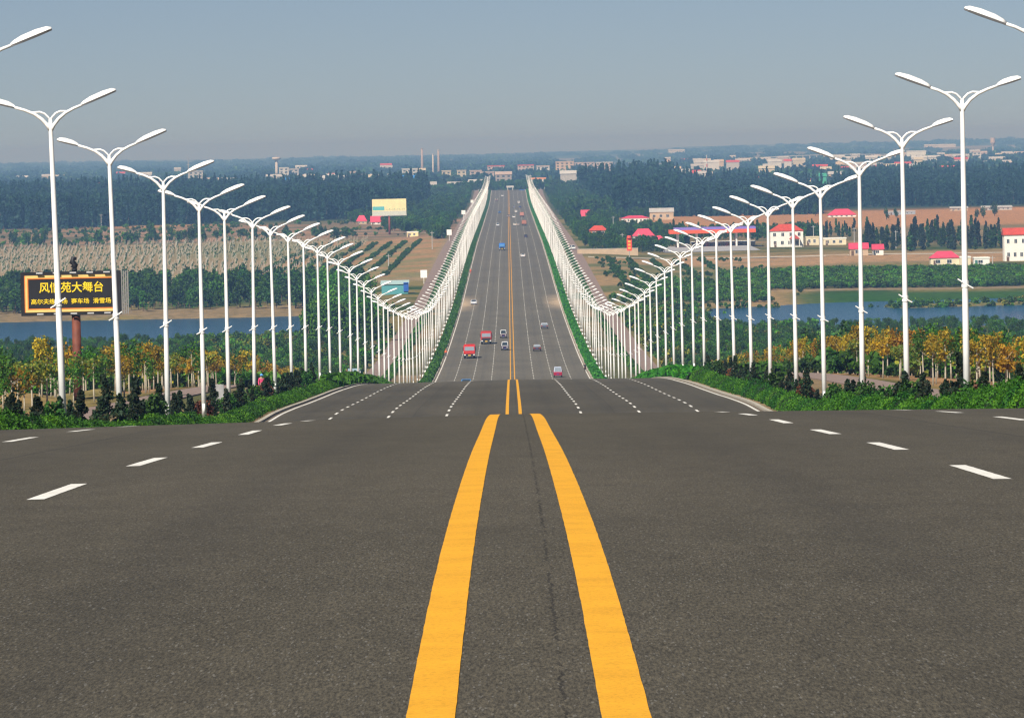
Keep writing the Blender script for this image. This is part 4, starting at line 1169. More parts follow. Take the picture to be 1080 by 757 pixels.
def person(label, loc, rz, top_c, leg_c, pose='stand', cap_c=None, group=None):
    t = thing('person', label, 'person', loc, rz, group)
    topm = plain('cloth_%d_%d_%d' % tuple(int(k*99) for k in top_c), top_c, .85, var=.15); legm = plain('cloth_%d_%d_%d' % tuple(int(k*99) for k in leg_c), leg_c, .85, var=.15)
    if pose == 'stand':
        hip, hipz = (0, 0, .92), .92
        legs = lambda k: [('hip', hip, .14), ('h%d' % k, (k*.09, 0, .86), .09), ('k%d' % k, (k*.11, -.02, .48), .06), ('a%d' % k, (k*.12, .02, .09), .042), ('t%d' % k, (k*.13, -.17, .04), .035)]
        arms = lambda k: [('ch', (0, 0, 1.32), .15), ('s%d' % k, (k*.19, 0, 1.40), .065), ('e%d' % k, (k*.26, .02, 1.12), .045), ('w%d' % k, (k*.27, -.10, .88), .032)]
        spine = [('hip', hip, .14), ('ab', (0, 0, 1.1), .13), ('ch', (0, 0, 1.32), .15), ('nk', (0, -.01, 1.50), .06), ('hd', (0, -.02, 1.60), .09), ('tp', (0, -.02, 1.70), .075)]
    else:       # riding
        hip = (0, .18, .86)
        legs = lambda k: [('hip', hip, .14), ('h%d' % k, (k*.11, .05, .84), .09), ('k%d' % k, (k*.15, -.28, .70), .065), ('a%d' % k, (k*.14, -.18, .33), .045), ('t%d' % k, (k*.14, -.33, .27), .035)]
        arms = lambda k: [('ch', (0, .02, 1.26), .15), ('s%d' % k, (k*.19, 0, 1.33), .065), ('e%d' % k, (k*.27, -.20, 1.14), .045), ('w%d' % k, (k*.28, -.44, 1.06), .032)]
        spine = [('hip', hip, .14), ('ab', (0, .12, 1.05), .13), ('ch', (0, .02, 1.26), .15), ('nk', (0, -.03, 1.43), .06), ('hd', (0, -.05, 1.53), .09), ('tp', (0, -.05, 1.63), .075)]
    skinned('body', [spine, legs(-1), legs(1), arms(-1), arms(1)], skin_m, t, 2)
    g = 1.16
    fat = lambda ch, drop=0: [(k, p, r*g + .008) for k, p, r in ch]
    skinned('jacket', [fat(spine[:3]), fat(arms(-1)), fat(arms(1))], topm, t)
    skinned('trousers', [fat(legs(-1)[:4]), fat(legs(1)[:4])], legm, t)
    hd = Vector(spine[4][1]); 
    for k in (-1, 1):
        w_ = Vector(arms(k)[3][1])
        fw = Vector((0, -.3, -1)).normalized() if pose == 'stand' else Vector((0, -1, -.2)).normalized()
        hnd = [[('p', tuple(w_), .03), ('m', tuple(w_ + fw*.07), .034)]]
        for i, ln in enumerate((.07, .085, .08, .06)):
            sx = (i - 1.5)*.018
            hnd.append([('m', None, 0), ('f%d' % i, tuple(w_ + fw*.10 + Vector((0 if pose == 'stand' else sx, sx if pose == 'stand' else 0, 0))), .010), ('g%d' % i, tuple(w_ + fw*(.10 + ln) + Vector((-k*.02, sx if pose == 'stand' else 0, 0)) + (Vector((sx, 0, -.02)) if pose != 'stand' else Vector())), .008)])
        hnd.append([('m', None, 0), ('th', tuple(w_ + fw*.06 + Vector((-k*.03, -.03, 0))), .011), ('tt', tuple(w_ + fw*.11 + Vector((-k*.035, -.045, 0))), .009)])
        hnd = [[(a_, b_ if b_ is not None else tuple(w_ + fw*.07), c_ if c_ else .034) for a_, b_, c_ in ch] for ch in hnd]
        skinned('hand', hnd, skin_m, t, 1)
    hr = MB(); cc = plain('cap_%d_%d_%d' % tuple(int(k*99) for k in cap_c), cap_c, .8) if cap_c else hair_m
    hr.tube([tuple(hd + Vector((0, .015, .03))), tuple(hd + Vector((0, .012, .09))), tuple(hd + Vector((0, .005, .15))), tuple(hd + Vector((0, 0, .175)))], [.115, .112, .075, .02], 14)
    if cap_c: hr.tube([tuple(hd + Vector((0, -.02, .035))), tuple(hd + Vector((0, -.02, .05)))], [.17, .165], 16)
    hr.build('hat' if cap_c else 'hair', cc, t, True)
    fc = MB()
    for k in (-1, 1): fc.box(k*.032-.012, k*.032+.012, hd.y-.108, hd.y-.09, hd.z+.012, hd.z+.026)
    fc.box(-.025, .025, hd.y-.104, hd.y-.09, hd.z-.055, hd.z-.045); fc.build('eyes_and_mouth', hair_m, t)
    ns = MB(); ns.hexa([(-.015, hd.y-.09, hd.z-.03), (.015, hd.y-.09, hd.z-.03), (.012, hd.y-.06, hd.z-.03), (-.012, hd.y-.06, hd.z-.03), (-.006, hd.y-.118, hd.z-.025), (.006, hd.y-.118, hd.z-.025), (.005, hd.y-.08, hd.z+.03), (-.005, hd.y-.08, hd.z+.03)]); ns.build('nose', skin_m, t)
    return t
loc, sl = on_road(470.4, 376.6); person('person in an orange work jacket walking on the left road edge by the red trucks', loc, math.pi*.1, (.75, .13, .03), (.05, .05, .08), cap_c=(.75, .16, .04))
loc, sl = on_road(496.4, 288.8); person('person in a red orange work jacket far up the left road edge', loc, math.pi, (.72, .12, .05), (.45, .08, .04), cap_c=(.7, .13, .05))
x_, d_ = -19.55, 398.0
pk = person('person in a pink jacket and wide blue hat behind the left hedge', (x_, d_, tz(x_, d_)), .5, (.62, .06, .16), (.10, .10, .14), cap_c=(.10, .32, .68))
bg_ = MB(); bg_.prism([(-.16, 0), (-.20, .34), (-.05, .46), (.10, .46), (.20, .32), (.16, 0)], -.17, .17)
o = bg_.build('bag', plain('yellow_bag', (.75, .50, .04), .7), None, False, (x_ - .52, d_ - .25, tz(x_, d_) + .80)); 
tag(o, 'yellow bag held low beside the person in pink', 'bag')
o.location.z = tz(x_, d_) + .42
# motorcycle and rider at the right edge
loc, sl = on_road(617, 391.5)
mc = thing('motorcycle', 'dark motorcycle riding away along the right edge line', 'motorcycle', loc, math.pi)
for y in (-.62, .66):
    w_ = MB(); w_.tube([(-.06, y, .31), (.06, y, .31)], .31, 16); wo = w_.build('wheel', tyre_m, mc); MB().tube([(-.064, y, .31), (.064, y, .31)], .20, 12).build('rim', rim_m, wo)
fr = MB(); fr.tube([(0, -.62, .31), (0, -.42, .86)], .035, 6); fr.tube([(0, -.42, .80), (0, -.2, .55), (0, .3, .42), (0, .66, .31)], .06, 6); fr.box(-.13, .13, -.22, .2, .32, .6); fr.build('frame', black_m, mc)
MB().tube([(0, -.40, .78), (0, -.1, .82), (0, .02, .74)], [.10, .15, .10], 10).build('fuel_tank', plain('dark_tank', (.03, .03, .05), .25), mc, True)
MB().box(-.13, .13, 0, .72, .70, .80).build('saddle', black_m, mc)
MB().tube([(-.34, -.36, 1.0), (0, -.44, .92), (.34, -.36, 1.0)], .02, 6).build('handlebar', rim_m, mc)
MB().box(-.08, .08, -.58, -.48, .72, .88).build('headlight', lampw_m, mc); MB().box(-.07, .07, .74, .80, .62, .70).build('tail_light', lampr_m, mc)
person('person in black riding the motorcycle on the right edge line', loc, math.pi, (.02, .02, .022), (.02, .02, .025), 'ride', (.02, .02, .02))

# ------------------------------------------------------------------ sign boards
def text_mesh(body, size, mat, parent, loc, name='lettering', ext=.02, bold=.0):
    cu = bpy.data.curves.new(name, 'FONT'); cu.body = body; cu.size = size; cu.align_x = 'CENTER'; cu.align_y = 'CENTER'; cu.extrude = ext; cu.offset = bold
    cu.resolution_u = 3
    tmp = bpy.data.objects.new(name, cu); COL.objects.link(tmp)
    dg = bpy.context.evaluated_depsgraph_get(); dg.update(); me = bpy.data.meshes.new_from_object(tmp.evaluated_get(dg))
    bpy.data.objects.remove(tmp); me.materials.clear(); me.materials.append(mat)
    o = link(name, me, parent, loc); o.rotation_euler = (math.pi/2, 0, 0); return o
D = 400.0
p0, p1 = at(21.5, 287, D), at(127.5, 331.5, D)
cx = (p0.x + p1.x)/2; W, H = p1.x - p0.x, (3.36)
zt = at(74.5, 286.5, D).z; zb = at(74.5, 332.5, D).z; H = zt - zb
gx = at(81.5, 400, D).x
gz = tz(gx, D)
bb = thing('sign_board', 'big black roadside board with yellow Chinese lettering on a rusty red post', 'sign board', (gx, D, gz), 0.0)
ox, oz = cx - gx, zb - gz
rust = plain('rust_red_steel', (.17, .045, .022), .7, var=.45, scale=1.2, bump=.1)
blk = plain('board_black', (.012, .011, .014), .55, var=.3, scale=.6)
pm = MB(); pm.tube([(0, .45, -.5), (0, .45, oz + .1)], [.36, .34], 16); pm.build('post', rust, bb, True)
bmesh_ = MB(); bmesh_.box(ox - W/2, ox + W/2, 0, .9, oz, oz + H); bmesh_.build('board', blk, bb)
yel = plain('neon_yellow', (.74, .52, .17), .5, var=.12, scale=1.5); orange_m = plain('border_orange', (.70, .20, .03), .5)
bw = .20; ix, iz0, iz1 = W/2 - .36, oz + .28, oz + H - .26
fr = MB()
for (x0, x1, z0, z1) in ((-ix, ix, iz1-bw, iz1), (-ix, ix, iz0, iz0+bw), (-ix, -ix+bw*.8, iz0+bw, iz1-bw), (ix-bw*.8, ix, iz0+bw, iz1-bw)): fr.box(ox+x0, ox+x1, -.05, -.004, z0, z1)
fr.build('border', yel, bb)
fr = MB(); e = bw*.8
for (x0, x1, z0, z1) in ((-ix+e, ix-e, iz1-bw-.09, iz1-bw), (-ix+e, ix-e, iz0+bw, iz0+bw+.09), (-ix+e, -ix+e+.08, iz0+bw+.09, iz1-bw-.09), (ix-e-.08, ix-e, iz0+bw+.09, iz1-bw-.09), (-ix-.07, -ix, iz0, iz1), (ix, ix+.07, iz0, iz1)): fr.box(ox+x0, ox+x1, -.04, -.004, z0, z1)
fr.build('border_edge', orange_m, bb)
letter = plain('letter_yellow', (.86, .62, .02), .5, var=.05)
text_mesh('风情苑大舞台', .92, letter, bb, (ox + .08, -.03, oz + H*.625), bold=.012).scale = (.92, .95, 1)
text_mesh('高尔夫练习场  赛车场  滑雪场', .50, letter, bb, (ox + .03, -.03, oz + H*.315), bold=.006).scale = (.96, .9, 1)
fl = MB()
for x in np.linspace(-ix + .9, ix - .9, 5):      # small flood lamps on brackets along the border
    for z in (oz + .10, oz + H - .12): fl.tube([(ox+x, -.02, z), (ox+x+.15, -.25, z+.05)], .03, 5); fl.box(ox+x, ox+x+.5, -.34, -.24, z, z+.1)
fl.build('flood_lamp', plain('lamp_case_grey', (.5, .5, .5), .5), bb)
sd_ = MB(); x0 = ox + W/2 + .04
for xx in (x0 + .02, x0 + .18, x0 + .34, x0 + .50): sd_.box(xx, xx + .10, .15, .25, oz + .02, oz + H - .02)
for k in range(8): sd_.tube([(x0 + .13, .2, oz + k*H/8), (x0 + .56, .2, oz + (k+1)*H/8)], .03, 5)
sd_.build('side_lattice', plain('lattice_dull', (.22, .21, .20), .7), bb)
eb = MB(); tx = at(78, 285, D).x - gx
eb.tube([(tx, .4, oz+H), (tx, .4, oz+H+.25)], .22, 10); eb.tube([(tx-.1, .4, oz+H+.25), (tx+.08, .4, oz+H+.5), (tx-.14, .4, oz+H+.72), (tx-.08, .4, oz+H+1.02), (tx+.2, .4, oz+H+1.0)], [.26, .24, .24, .2, .12], 10)
eb.build('finial', blk, bb, True)

x, d = ground_hit(411, 247.5, 2300, 3300); s = F/d
yb = thing('billboard', 'wide pale yellow billboard on a brown red post before the forest', 'billboard', (x, d, tz(x, d)))
zt, zb = at(411, 210, d).z - tz(x, d), at(411, 227, d).z - tz(x, d); w0, w1 = at(392.5, 218, d).x - x, at(428.5, 218, d).x - x
MB().tube([(0, .6, -.5), (0, .6, zb + 1)], .55, 10).build('post', plain('brown_red_post', (.22, .05, .04), .7), yb, True)
MB().box(w0, w1, 0, 1.4, zb, zt).build('panel', plain('billboard_cream', (.80, .68, .36), .6, var=.12, scale=.3), yb)
MB().box(w0+.2, w0+6.4, -.05, -.004, zb+2.6, zb+4.6).build('teal_patch', plain('billboard_teal', (.10, .42, .44), .6), yb)
MB().box(w0+.05, w1-.05, -.05, -.004, zb+.05, zb+2.2).build('lower_band', plain('billboard_grey', (.52, .55, .48), .6), yb)
lt = MB()
for k in range(12):
    xx = w0 + 7.2 + k*.85; lt.box(xx, xx+.5, -.05, -.004, zb+2.7, zb+3.0 + .3*((k*7) % 3))
lt.build('illegible_lines', plain('billboard_green', (.40, .48, .30), .6), yb)
MB().box(w0-.2, w1+.2, -.3, 1.6, zb-.35, zb-.02).build('walkway', plain('lattice_grey', (.5,.5,.5), .6), yb)

def panel_sign(label, px, py0, py1, wpx, c, lean=0):
    """white board on a slim post, beside the far side path"""
    x, d = hit(px, py1 + 9*1700/2400, lambda x, d: terrain(x, d), 1300, 4300)
    s = F/d; t = thing('notice_board', label, 'sign', (x, d, tz(x, d)), 0, 'white boards along the left path')
    z1 = at(px, py0, d).z - tz(x, d); z0 = at(px, py1, d).z - tz(x, d); h = wpx/s/2
    MB().tube([(0, .1, -.3), (0, .1, z0 + .2)], .10, 8).build('post', lamp_white, t); 
    bo = MB().box(-h, h, 0, .16, z0, z1).build('board', plain('board_white', c, .5, var=.05), t)
    MB().box(-h-.06, h+.06, .02, .14, z1, z1+.08).build('frame', plain('lattice_grey', (.5,.5,.5), .6), bo)
for i, (px, a_, b_, wp) in enumerate(((447.2, 285, 293, 7), (474, 242.3, 248, 5.2), (489, 222, 226.2, 4.2), (498, 211, 214, 3))):
    panel_sign(f'white board on a post beside the left path, {["nearest", "second", "third", "farthest"][i]} of four', px, a_, b_, wp, (.82, .82, .80))
# vertical red pylon sign on the right
x, d = ground_hit(664, 273, 1500, 2600)
ps = thing('pylon_sign', 'tall narrow orange red sign on a grey post before the houses', 'sign', (x, d, tz(x, d)))
z1, z0 = at(664, 248.5, d).z - tz(x, d), at(664, 264.5, d).z - tz(x, d)
MB().tube([(0, .2, -.3), (0, .2, z0+.2)], .16, 8).build('post', plain('grey_steel', (.35,.35,.35), .5), ps)
sr = plain('sign_red', (.68, .055, .03), .5); sp = MB(); sp.box(-1.0, 1.0, 0, .4, z0, z1-1.0); sp.tube([(0, .2, z1-1.0), (0, .2, z1)], [1.0, .75], 12); sp.build('panel', sr, ps)
em = MB()
for k in range(3): em.box(-.5, .5, -.05, -.004, z0+.7+k*1.3, z0+1.4+k*1.3)
em.build('yellow_marks', plain('sign_amber', (.85, .45, .05), .5), ps)
# small white cabinet behind the left hedge, grey slab near the golden trees
x, d = -19.8, 640.0
z1, z0 = at(374.5, 391, d).z, at(374.5, 401, d).z; x = at(374.5, 396, d).x; gz = tz(x, d)
cb = thing('utility_cabinet', 'small white roadside cabinet with blue grey lid behind the left hedge', 'cabinet', (x, d, gz))
MB().box(-.72, .72, -.5, .5, 0, z1-gz).build('case', plain('cabinet_white', (.8,.8,.8), .5, var=.06), cb)
MB().box(-.86, .66, -.6, .6, z1-gz, z1-gz+.28).build('lid', plain('cabinet_lid', (.30, .42, .50), .5), cb)
MB().box(-.6, -.02, -.53, -.502, .2, z1-gz-.3).build('door', plain('cabinet_door', (.74,.75,.76), .5), cb)
x, d = at(231, 400, 345).x, 345.0; gz = tz(x, d)
sb = thing('concrete_block', 'grey concrete slab standing among the young golden trees', 'slab', (x, d, gz))
MB().box(-.33, .30, 0, .25, 0, 1.55).box(-.42, .40, -.05, .30, -.1, .08).build('slab', plain('grey_concrete', (.34, .33, .33), .9, var=.25, bump=.2), sb)
# ------------------------------------------------------------------ buildings
pink_roof = plain('pink_red_roof', (.62, .05, .10), .6, var=.15, scale=.8); red_roof = plain('red_tile_roof', (.50, .06, .035), .7, var=.2, scale=.8)
cream_w = plain('cream_wall', (.68, .60, .42), .9, var=.12, scale=.4); white_w = plain('white_wall', (.78, .77, .72), .9, var=.10, scale=.4); tan_w = plain('tan_wall', (.48, .36, .24), .9, var=.15, scale=.4)
brick_w = plain('orange_brick_wall', (.42, .16, .07), .9, var=.2, scale=1.0); grey_w = plain('grey_wall', (.40, .38, .36), .9, var=.15, scale=.4)
win_m = plain('window_glass', (.04, .05, .06), .1, spec=.8); fr_m = plain('window_frame_white', (.7, .7, .7), .6); door_m = plain('door_green', (.05, .16, .14), .6); doorb_m = plain('door_brown', (.12, .07, .04), .7)
def house(name, label, cat, px0, px1, pyt, pyb, wall, roof, kind='gable', storeys=1, depth=None, roofh=None, nwin=2, door=True, d=None, rz=0.0, group=None, lo=1500, hi=3400, sides=True, doorm=None, roof_name='roof'):
    """building filling the given photo span, base on the ground"""
    pxc = (px0 + px1)/2
    if d is None: x, d = ground_hit(pxc, pyb, lo, hi)
    else: x = at(pxc, pyb, d).x
    gz = tz(x, d) - .15; W = (px1 - px0)*d/F; H = at(pxc, pyt, d).z - gz
    dp = depth or max(5, W*.5)
    t = thing(name, label, cat, (x, d, gz), rz, group)
    rh = roofh if roofh is not None else (H*.32 if kind != 'flat' else .5)
    wh = H - rh
    MB().box(-W/2*.96, W/2*.96, 0, dp, -.6, wh).build('wall', wall, t)
    ov = .35 if kind != 'flat' else .15
    r = MB(); a, b = -W/2*.96 - ov, W/2*.96 + ov
    if kind == 'gable': r.prism([(-ov, wh), (dp/2, H), (dp + ov, wh), (dp + ov, wh - .18), (-ov, wh - .18)], a, b)
    elif kind == 'hip':
        q = min(W*.3, dp*.55); base = [(a,-ov,wh),(b,-ov,wh),(b,dp+ov,wh),(a,dp+ov,wh)]; r1, r2 = (a+q, dp/2, H), (b-q, dp/2, H)
        r.poly([base[0], base[1], r2, r1]); r.poly([base[1], base[2], r2]); r.poly([base[2], base[3], r1, r2]); r.poly([base[3], base[0], r1]); r.poly(base[::-1])
    elif kind == 'shed': r.hexa([(a,-ov,wh),(b,-ov,wh),(b,dp+ov,wh+rh*.6),(a,dp+ov,wh+rh*.6),(a,-ov,wh+.25),(b,-ov,wh+.25),(b,dp+ov,H),(a,dp+ov,H)])
    else:
        r.box(a, b, -ov, dp+ov, wh, wh + .25); r.box(a, b, -ov, -ov+.25, wh+.25, H)
        r.box(a, b, dp+ov-.25, dp+ov, wh+.25, H); r.box(a, a+.25, -ov+.25, dp+ov-.25, wh+.25, H); r.box(b-.25, b, -ov+.25, dp+ov-.25, wh+.25, H)
    r.build(roof_name, roof, t)
    sh = wh/storeys
    for st_ in range(storeys):
        for k in range(nwin):
            xx = -W/2*.96 + W*.96*(k + .5 + (.12 if door and st_ == 0 else 0))/(nwin + (.5 if door and st_ == 0 else 0)); z0 = st_*sh + sh*.36; ww = min(1.6, W/nwin*.32); hh = min(1.5, sh*.42)
            if xx + ww/2 > W/2*.9: continue
            wd = MB().box(xx-ww/2, xx+ww/2, -.03, -.004, z0, z0+hh).build('window', win_m, t)
            f_ = MB()
            for (x0, x1, za, zb) in ((xx-ww/2-.09, xx+ww/2+.09, z0+hh, z0+hh+.09), (xx-ww/2-.09, xx+ww/2+.09, z0-.1, z0), (xx-ww/2-.09, xx-ww/2, z0, z0+hh), (xx+ww/2, xx+ww/2+.09, z0, z0+hh), (xx-.03, xx+.03, z0, z0+hh)): f_.box(x0, x1, -.06, -.034 if x1-x0 < .07 else -.003, za, zb)
            f_.build('frame', fr_m, wd)
    if door:
        xx = -W/2*.96 + W*.14; MB().box(xx-.5, xx+.5, -.04, -.004, 0, min(2.1, wh*.8)).build('door', doorm or doorb_m, t)
    return t
# right side, from the road outwards
house('farmhouse', 'small white house with bright pink red roof below the forest edge', 'house', 613, 622, 221.5, 231, white_w, pink_roof, 'gable', 2, roofh=3.6, nwin=1, door=False)
hb = house('brick_house', 'two-storey orange brick house with a red hipped roof', 'house', 621.5, 641, 238, 253.5, brick_w, red_roof, 'hip', 2, nwin=2)
house('annex', 'grey annex on the right side of the orange brick house', 'house', 636, 642.5, 243, 252.5, grey_w, grey_w, 'flat', 2, d=None, nwin=1, door=False)
house('long_hall', 'long low white hall with pink roof under the forest', 'hall', 655, 685, 227.5, 235.5, white_w, pink_roof, 'hip', 1, nwin=6)
house('pavilion', 'dark fronted house with long pink roof beside the filling station', 'house', 667, 690.5, 241.3, 252, grey_w, pink_roof, 'hip', 1, roofh=3.4, nwin=4)
house('pavilion', 'white house with pink roof right of the dark fronted one', 'house', 682, 703, 248.6, 259.5, white_w, pink_roof, 'hip', 1, roofh=3.0, nwin=3)
house('barn', 'grey brown barn with wide low roof at the foot of the forest', 'barn', 685, 711, 219.5, 232, tan_w, grey_w, 'gable', 1, nwin=3)
# compound wall and white kerb line of the side road
def wall_run(name, label, pxa, pxb, pya, pyb, d, mat, th=.4, cap=None, kind=None):
    a, b = at(pxa, pyb, d), at(pxb, pyb, d); x0, x1 = a.x, b.x
    g = min(tz(x0, d), tz(x1, d)); top = at((pxa+pxb)/2, pya, d).z - g
    t = thing(name, label, 'wall', (x0, d, g)); 
    MB().box(0, x1-x0, 0, th, -.5, max(.5, top)).build('wall', mat, t)
    MB().box(-.05, x1-x0+.05, -.06, th+.06, max(.5, top), max(.5, top)+.18).build('coping', cap or mat, t)
    for k in range(int((x1-x0)//4)): MB().box(k*4+.0, k*4+.35, -.08, -.003, -.5, max(.5, top)).build('pier', mat, t)
    return t
x, d1 = ground_hit(640, 268, 1700, 2600); wall_run('compound_wall', 'long tan compound wall before the brick house', 609, 673, 262.5, 268, d1, tan_w, cap=grey_w)
rdm = plain('pale_concrete_road', (.50, .45, .36), .9, var=.2, scale=.3)
x, d2 = ground_hit(650, 272, 1700, 2600)
def flat(name, mat, pts, dz=.08):
    mb = MB(); top = []
    k = 14
    (x0, da), (x1, db), wd = pts
    for i in range(k+1):
        q = i/k; x_ = x0 + (x1-x0)*q; d_ = da + (db-da)*q; n = len(mb.v)
        for yy in (0, wd*.5, wd): mb.v.append((x_, d_ + yy, max(tz(x_, d_+yy), tz(x_, d_)) + dz))
        if i:
            for j in range(2): mb.f.append((n-3+j, n+j, n+j+1, n-2+j)); mb.m.append(0)
    return tag(mb.build(name, mat), kind='structure')
flat('side_road', rdm, ((31, d2), (420, d2 - 30), 14))
x, d3 = ground_hit(700, 267, 1700, 2600); flat('forecourt', plain('forecourt_concrete', (.36, .36, .37), .9, var=.15, scale=.3), ((64, d3), (104, d3), 120), .15)
flat('farm_track', plain('farm_track_earth', (.40, .33, .25), .95, var=.25, scale=.3), ((-31, 2590), (-62, 2760), 9), .12)
flat('farm_track', plain('farm_track_earth', (.40, .33, .25), .95), ((-62, 2760), (-100, 2830), 9), .12)
# filling station
x0, ds_ = ground_hit(752, 261.5, 1700, 2600); gz = tz(x0, ds_)
fs = thing('filling_station_canopy', 'long filling station canopy with red, orange and blue fascia on white columns', 'canopy', (x0, ds_, gz))
wl, wr = at(706, 245, ds_).x - x0, at(797, 242, ds_).x - x0
zt, zb = at(752, 239.8, ds_).z - gz, at(752, 246, ds_).z - gz; hh = zt - zb
MB().box(wl, wr, 0, 16, zb, zb + hh*.62).build('fascia', plain('fascia_orange_red', (.75, .10, .035), .5, var=.08), fs)
MB().box(wl+2.2, wr, -.02, 16.02, zb + hh*.63, zb + hh).build('fascia_band', plain('fascia_blue_violet', (.22, .16, .50), .5, var=.08), fs)
for q in (.10, .32, .55, .78, .93):
    for y in (3, 13): MB().tube([(wl + (wr-wl)*q, y, -.3), (wl + (wr-wl)*q, y, zb)], .45, 10).build('column', white_w, fs)
for q in (.2, .44, .67):
    pp = MB().box(wl + (wr-wl)*q - .5, wl + (wr-wl)*q + .5, 7, 7.9, 0, 1.9).build('fuel_pump', plain('pump_red', (.55, .06, .04), .5), fs)
    MB().box(wl + (wr-wl)*q - .35, wl + (wr-wl)*q + .35, 6.96, 6.997, 1.2, 1.7).build('display', win_m, pp)
house('shop', 'low yellow and white shop wall under the filling station canopy', 'shop', 728, 798, 254.6, 261.3, plain('pale_yellow_wall', (.80, .68, .36), .9, var=.1), white_w, 'flat', 1, depth=8, roofh=.6, nwin=8, d=ds_ + 22)
st_ = house('station_building', 'white two-storey building with red roof beside the filling station', 'house', 812, 848, 236.5, 260.5, white_w, red_roof, 'hip', 2, roofh=2.9, nwin=4, depth=9)
px_ = MB(); px_.prism([(0,0),(0,0),(0,0)], 0, 0) if False else None
pm = MB(); W = 36*st_.location.y/F; pm.hexa([(W*.06, -3, 3.6), (W*.38, -3, 3.6), (W*.38, -.1, 3.6), (W*.06, -.1, 3.6), (W*.2, -2.9, 5.3), (W*.24, -2.9, 5.3), (W*.24, -.1, 5.5), (W*.2, -.1, 5.5)]); pm.build('porch_roof', red_roof, st_)
for q in (.08, .36): MB().tube([(W*q, -2.8, -.2), (W*q, -2.8, 3.6)], .18, 8).build('porch_post', white_w, st_)
house('store_shed', 'low cream shed left of a taller gap, right of the station building', 'shed', 850, 864, 249.5, 258.6, cream_w, cream_w, 'flat', 1, nwin=2)
house('store_shed', 'long low pale yellow shed with flat roof, second right of the station building', 'shed', 868, 893, 250.8, 258.4, cream_w, white_w, 'flat', 1, nwin=3)
house('field_shed', 'long white shed with bright pink roof at the edge of the orange field', 'shed', 873, 903.5, 220.5, 229, white_w, pink_roof, 'hip', 1, nwin=5, roofh=3.4)
house('cottage', 'tan cottage with pink roof at the left of the shelter belt', 'house', 896, 916, 256.3, 269.5, tan_w, pink_roof, 'gable', 1, roofh=2.2, nwin=1)
house('cottage', 'small white cottage with pink roof and dark opening beside the tan one', 'house', 920.5, 932, 257.6, 269, white_w, pink_roof, 'gable', 1, roofh=1.9, nwin=1, doorm=win_m)
house('cottage', 'broad cream cottage with large pink roof before the shelter belt', 'house', 981, 1012.5, 265, 280.3, cream_w, pink_roof, 'hip', 1, roofh=2.4, nwin=2)
house('lean_to', 'cream lean-to joined to the right end of the broad cottage', 'shed', 1012.5, 1024, 270.5, 280.5, cream_w, white_w, 'flat', 1, nwin=0, door=False)
house('outhouse', 'small white outhouse with dark doorway and teal gate, right of the lean-to', 'shed', 1027, 1044, 271.3, 279.6, white_w, white_w, 'flat', 1, nwin=1, doorm=door_m)
house('farm_hall', 'tall white building with red roof at the right end of the shelter belt', 'house', 1059, 1084, 240.5, 275.3, white_w, red_roof, 'gable', 2, roofh=2.4, nwin=3, depth=7)
house('low_barn', 'low grey roofed barn behind the orange field, left one', 'barn', 1002, 1021, 218, 222.5, tan_w, grey_w, 'gable', 1, nwin=3, lo=2500, hi=3600)
house('low_barn', 'long low grey roofed barn behind the orange field, right one', 'barn', 1035, 1068, 217, 221.8, grey_w, grey_w, 'gable', 1, nwin=6, lo=2500, hi=3600)
house('low_barn', 'blue grey row of sheds at the forest edge behind the pink-roofed shed', 'barn', 935, 966, 222.5, 226.6, plain('blue_grey_wall', (.30, .34, .40), .9), grey_w, 'flat', 1, nwin=6, lo=2500, hi=3600, roofh=.5)
# left side
house('farmhouse', 'pink-roofed house left of the yellow billboard, the left one of two', 'house', 376, 387, 227.3, 236.5, tan_w, pink_roof, 'hip', 1, roofh=3.4, nwin=2, lo=2300)
house('farmhouse', 'pink-roofed white house behind the yellow billboard, the right one of two', 'house', 391, 404, 228, 236.8, white_w, pink_roof, 'gable', 1, roofh=3.4, nwin=2, lo=2300)
house('roadside_hut', 'long pale yellow hut beside the earth track near the billboard', 'hut', 429, 441.5, 244.3, 249.6, plain('pale_yellow_wall', (.80, .68, .36), .9), white_w, 'flat', 1, nwin=2, lo=2300, roofh=.4)
tl = house('shed', 'teal roofed shed with a bright blue end in the trees left of the road', 'shed', 402, 431, 296, 308.5, plain('teal_sheet', (.08, .30, .33), .6, var=.15), plain('pale_teal_sheet', (.36, .50, .50), .6, var=.1), 'shed', 1, roofh=1.2, nwin=0, door=False, depth=5, d=1640)
W = 29*1640/F; hgt = at(416, 298, 1640).z - tl.location.z
MB().box(W*.32, W*.50, -.35, -.02, 1.0, hgt).build('blue_end', plain('sheet_blue', (.02, .10, .42), .5), tl)
